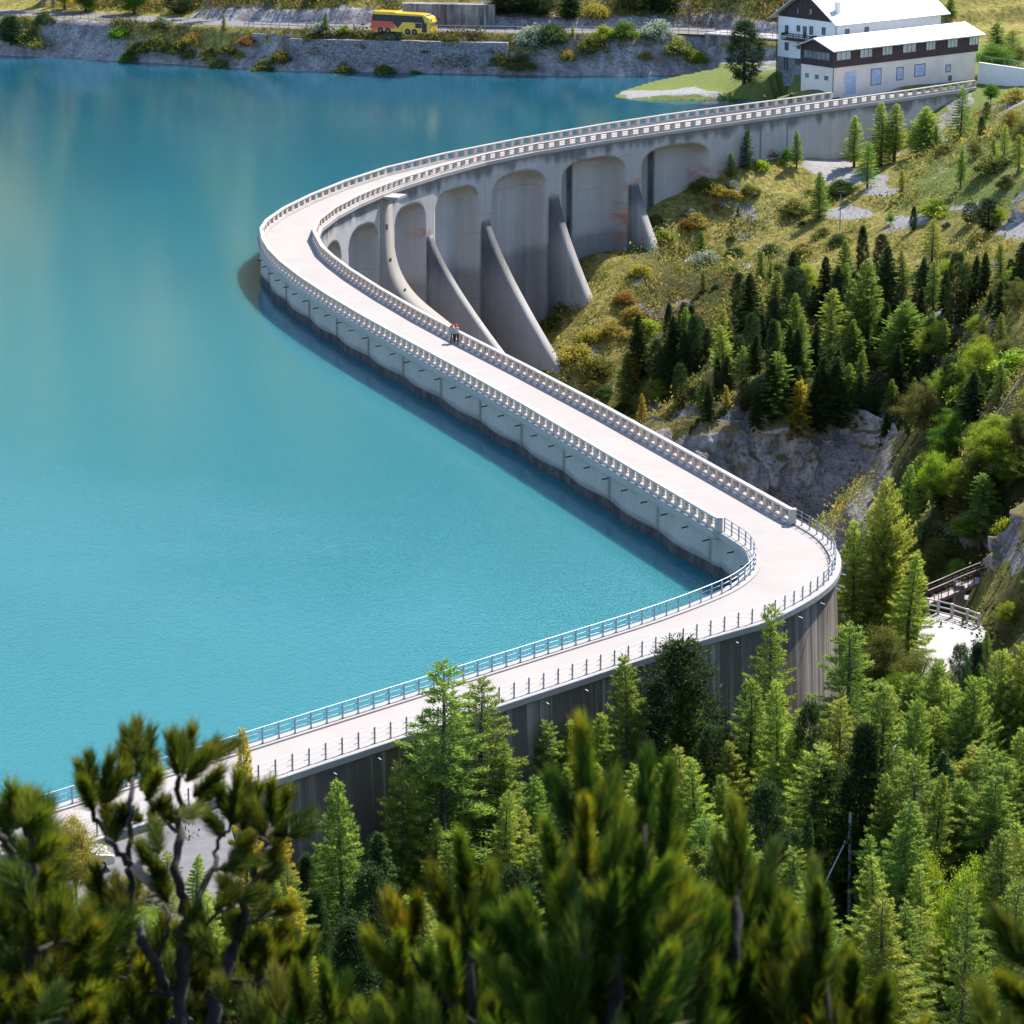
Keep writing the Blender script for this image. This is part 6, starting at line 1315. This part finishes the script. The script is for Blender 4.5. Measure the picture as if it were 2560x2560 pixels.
SH = [((822,340),(826,150)),((800,430),(760,190)),((850,420),(905,200)),((790,480),(745,300)),((850,520),(930,330)),((590,590),(545,350)),((575,610),(490,400)),((610,600),(670,350)),((640,600),(730,420)),((560,640),(500,480)),((900,560),(905,430)),((880,580),(960,430)),((1086,450),(1035,220)),((1095,440),(1160,170)),((1090,420),(1090,220)),((1120,470),(1250,310)),((1170,560),(1320,420)),((1190,600),(1300,520)),((1140,380),(1290,260)),((1200,360),(1410,250)),((1085,690),(1200,640)),((1070,720),(1000,640)),((700,830),(640,650)),((690,800),(760,660)),((860,700),(720,640)),((900,700),(980,600)),
    ((1395,730),(1430,450)),((1400,700),(1340,560)),((1390,740),(1490,520)),((1460,760),(1560,520)),((1360,800),(1270,700)),((1640,720),(1640,500)),((1640,740),(1730,560)),((1650,800),(1840,690)),((1620,830),(1760,720)),((1600,800),(1540,640)),((1740,790),(1850,750)),((1330,1000),(1520,960)),((1380,980),(1480,850)),((1500,1000),(1480,880)),((1600,1000),(1660,880)),((1560,1080),(1660,1010)),((1500,1150),(1600,1080)),((660,1250),(590,1040)),((680,1220),(560,1090)),((700,1300),(600,1180)),((730,1280),(700,1080)),((760,1200),(840,1040)),((960,900),(930,740)),((940,1000),(860,880)),((980,1100),(940,980)),((1010,1200),(960,1060)),((1300,1260),(1400,1160)),((1430,1200),(1360,1080)),((1450,1180),(1540,1150)),
    ((1560,1310),(1640,1200)),((1640,1260),(1740,1230)),((1480,1450),(1420,1320)),((1600,1500),(1700,1380)),((1640,1640),(1760,1500)),((1560,1690),(1690,1600)),((1450,1560),(1540,1440)),((1300,1540),(1220,1420)),((760,1640),(700,1500)),((640,1620),(560,1530)),((900,1740),(860,1600)),((800,1900),(790,1740)),((880,1950),(940,1800)),((1000,1960),(980,1830)),((1500,1900),(1560,1760)),((1650,1900),(1720,1760)),((1560,1960),(1640,1860)),((1800,1960),(1830,1800)),((700,1960),(690,1840)),((1280,1960),(1240,1830)),((1380,1820),(1330,1700)),((720,1420),(650,1300)),((700,1500),(760,1380))]
for i, (a, b) in enumerate(SH): p.shoot(*z4([a, b]), D, .058, 520, wd=.0056, old=(.05, .02, .2, .05, .4, .1)[i % 6] if i > 26 else (.08, .3, .05)[i % 3])
for _ in range(60):
    x, y = p.r.uniform(640, 1800), p.r.uniform(1480, 1990); p.shoot(*z4([(x, y), (x + (x - 1150) * .12 + p.r.normal() * 50, y - p.r.uniform(150, 210))]), D + .3, .060, 480, wd=.0056, old=(.03, .2, .45)[p.r.integers(3)])
o = p.finish('pine_tree', 'crooked dark pine with several bare stems in the lower left foreground', z4([(1090,1980)])[0], D)
b = MB(); P = [at_d(*q, D - .1) for q in z4([(815,960),(850,1000),(890,1060),(940,1120)])]; b.tube(P, [.034, .032, .024, .016], 8); reloc(b.build('broken_branch', plain('bare_wood', (.46, .38, .33), .8, scale=8), None, True), o)
# bushy pine at the left edge
D = 11.5; p = Pine(43)
for L, r0, r1 in [([(130,2050),(170,1500),(200,1200),(210,950),(180,720)],.04,.012),([(-40,760),(60,870),(120,960),(190,1000)],.018,.014),([(230,1500),(330,1450),(480,1420)],.016,.008),([(200,1850),(330,1920),(520,1940)],.014,.008)]: p.branch(z4(L), D, r0, r1, .1)
SH = [((75,740),(68,530)),((100,760),(130,600)),((160,760),(190,590)),((190,760),(270,630)),((150,800),(230,700)),((60,800),(-10,650)),((180,900),(290,770)),((190,960),(310,860)),((130,960),(60,850)),((200,1040),(170,870)),((220,1100),(330,960)),((150,1120),(40,1000)),((210,1200),(270,1040)),((190,1260),(110,1090)),((240,1330),(380,1170)),((200,1480),(190,1280)),((230,1500),(330,1330)),((170,1500),(70,1330)),((260,1560),(420,1400)),((420,1480),(520,1280)),((440,1500),(560,1380)),((480,1450),(640,1420)),((300,1640),(430,1560)),((150,1640),(20,1520)),((220,1700),(240,1520)),((330,1780),(480,1650)),((420,1840),(560,1740)),((200,1880),(150,1700)),((250,1920),(350,1760)),((120,1900),(10,1800)),((80,1780),(-20,1650)),((160,1980),(100,1860)),((460,1960),(560,1860)),((520,1940),(600,1740)),((60,1640),(40,1450)),((340,1450),(370,1250)),((100,1960),(180,1830)),((370,1960),(400,1820)),((20,1950),(30,1850)),((280,1850),(200,1740))]
for i, (a, b) in enumerate(SH): p.shoot(*z4([a, b]), D, .066, 520, ang=(.95, .30), wd=.0056, old=(.3, .05, .5, .1, .25)[i % 5] if i > 9 else .08)
for _ in range(46):
    x, y = p.r.uniform(-60, 600), p.r.uniform(1150, 2000); x *= 1 if y > 1450 else .62; p.shoot(*z4([(x, y), (x + (x - 200) * .2 + p.r.normal() * 60, y - p.r.uniform(150, 220))]), D + .3, .066, 480, ang=(.9, .3), wd=.0056, old=(.05, .25, .4)[p.r.integers(3)])
p.finish('pine_tree', 'bushy golden-green pine at the bottom left edge of the picture', z4([(130,1990)])[0], D)
# blurred dark pines, bottom centre and right
def mass(seed, label, D, lead, fill, foot, trunk, nl=.058, n=600, wd=.0064):
    p = Pine(seed)
    for L, r0, r1 in trunk: p.branch(L, D, r0, r1, .06)
    for (a, b, old) in lead: p.shoot(a, b, D, nl, n, ang=(.62, .10), wd=wd, old=old, jit=.05)
    r = p.r
    for (x0, x1, yfun, k) in fill:
        for _ in range(k):
            x = r.uniform(x0, x1); y = yfun(x) + 620 * r.random() ** 1.3 + 20; c = (x0 + x1) / 2; lean = (x - c) / (x1 - x0) * 110 + r.normal() * 25; h = r.uniform(110, 190)
            p.shoot((x, min(y + h, 2760)), (x + lean, y), D + r.uniform(-.15, .7), nl, int(n * .85), ang=(.66, .14), wd=wd, old=(.02, .06, .18)[r.integers(3)], jit=.1)
    return p.finish('pine_tree', label, foot, D)
mass(51, 'dark blurred pine with two tall candle shoots in the bottom centre foreground', 8.0,
     [((1466,2080),(1462,1850),.05),((1464,2000),(1450,1838),.3),((1430,2075),(1392,1975),.1),((1490,2070),(1528,1970),.15),((1612,2180),(1617,1932),.0),((1608,2120),(1618,1920),.0),((1660,2170),(1672,1950),.35),((1570,2160),(1545,2010),.1),((1460,2190),(1463,2030),.5),((1500,2240),(1560,2080),.2),((1400,2240),(1370,2090),.2),((1640,2290),(1690,2140),.4),((1440,2350),(1425,2180),.1),((1590,2330),(1600,2150),.05),((1530,2300),(1530,2140),.05)],
     [(1330, 1730, lambda x: 2120 + abs(x - 1540) * .75, 200)], (1530, 2640), [([(1530,2700),(1520,2400),(1470,2200),(1464,2000)],.035,.010),([(1520,2420),(1590,2250),(1612,2060)],.022,.009),([(1530,2500),(1400,2330),(1380,2200)],.018,.008)])
mass(53, 'blurred pine with reddish stems in the foreground left of the two candle shoots', 9.0,
     [((1168,2230),(1152,2120),.05),((1172,2330),(1158,2180),.25),((1130,2330),(1092,2215),.5),((1200,2330),(1225,2210),.1),((1010,2360),(985,2280),.5),((1020,2370),(1040,2275),.6),((1180,2420),(1120,2290),.3),((1210,2420),(1275,2300),.45),((985,2450),(935,2370),.15),((1000,2470),(1000,2370),.1)],
     [(1020, 1360, lambda x: 2300 + abs(x - 1190) * .55, 135), (880, 1080, lambda x: 2440 + abs(x - 980) * .4, 36)], (1180, 2640), [([(1180,2700),(1178,2450),(1172,2260)],.026,.009),([(1180,2560),(1060,2450),(1015,2370)],.014,.008)], nl=.062)
mass(55, 'dark blurred pine with a single blunt tip in the foreground right of centre', 8.6,
     [((1852,2180),(1835,2040),.05),((1850,2220),(1850,2070),.02),((1830,2260),(1800,2130),.1),((1890,2260),(1930,2140),.1),((1860,2330),(1870,2190),.05)],
     [(1680, 2010, lambda x: 2180 + abs(x - 1850) * .95, 170)], (1850, 2640), [([(1850,2700),(1850,2400),(1848,2200)],.03,.01)])
mass(57, 'small blurred pine tip in the bottom foreground, right of the single blunt tip', 8.2, [((2052,2330),(2036,2195),.02),((2060,2380),(2045,2240),.05),((2130,2520),(2132,2425),.05),((2200,2580),(2212,2490),.1)],
     [(1960, 2160, lambda x: 2330 + abs(x - 2050) * .8, 50), (2120, 2260, lambda x: 2470 + abs(x - 2190) * .5, 26)], (2080, 2640), [([(2080,2700),(2060,2450),(2045,2280)],.02,.008)])
mass(59, 'low golden pine shoots at the bottom edge below the golden larch', 10.5, [((760,2560),(745,2450),.5),((830,2560),(815,2450),.1),((840,2570),(860,2480),.2),((700,2540),(690,2460),.7),((650,2600),(630,2520),.4)],
     [(600, 900, lambda x: 2480 + abs(x - 760) * .25, 40)], (770, 2640), [([(770,2700),(765,2560)],.014,.008)], nl=.07)
mass(61, 'golden-green pine twigs cutting into the bottom right corner', 7.2, [((2570,2420),(2520,2340),.4),((2590,2540),(2520,2470),.3)],
     [(2470, 2640, lambda x: 2520 - (x - 2470) * .6, 36)], (2560, 2640), [([(2590,2700),(2570,2500),(2560,2400)],.016,.008)], nl=.065)
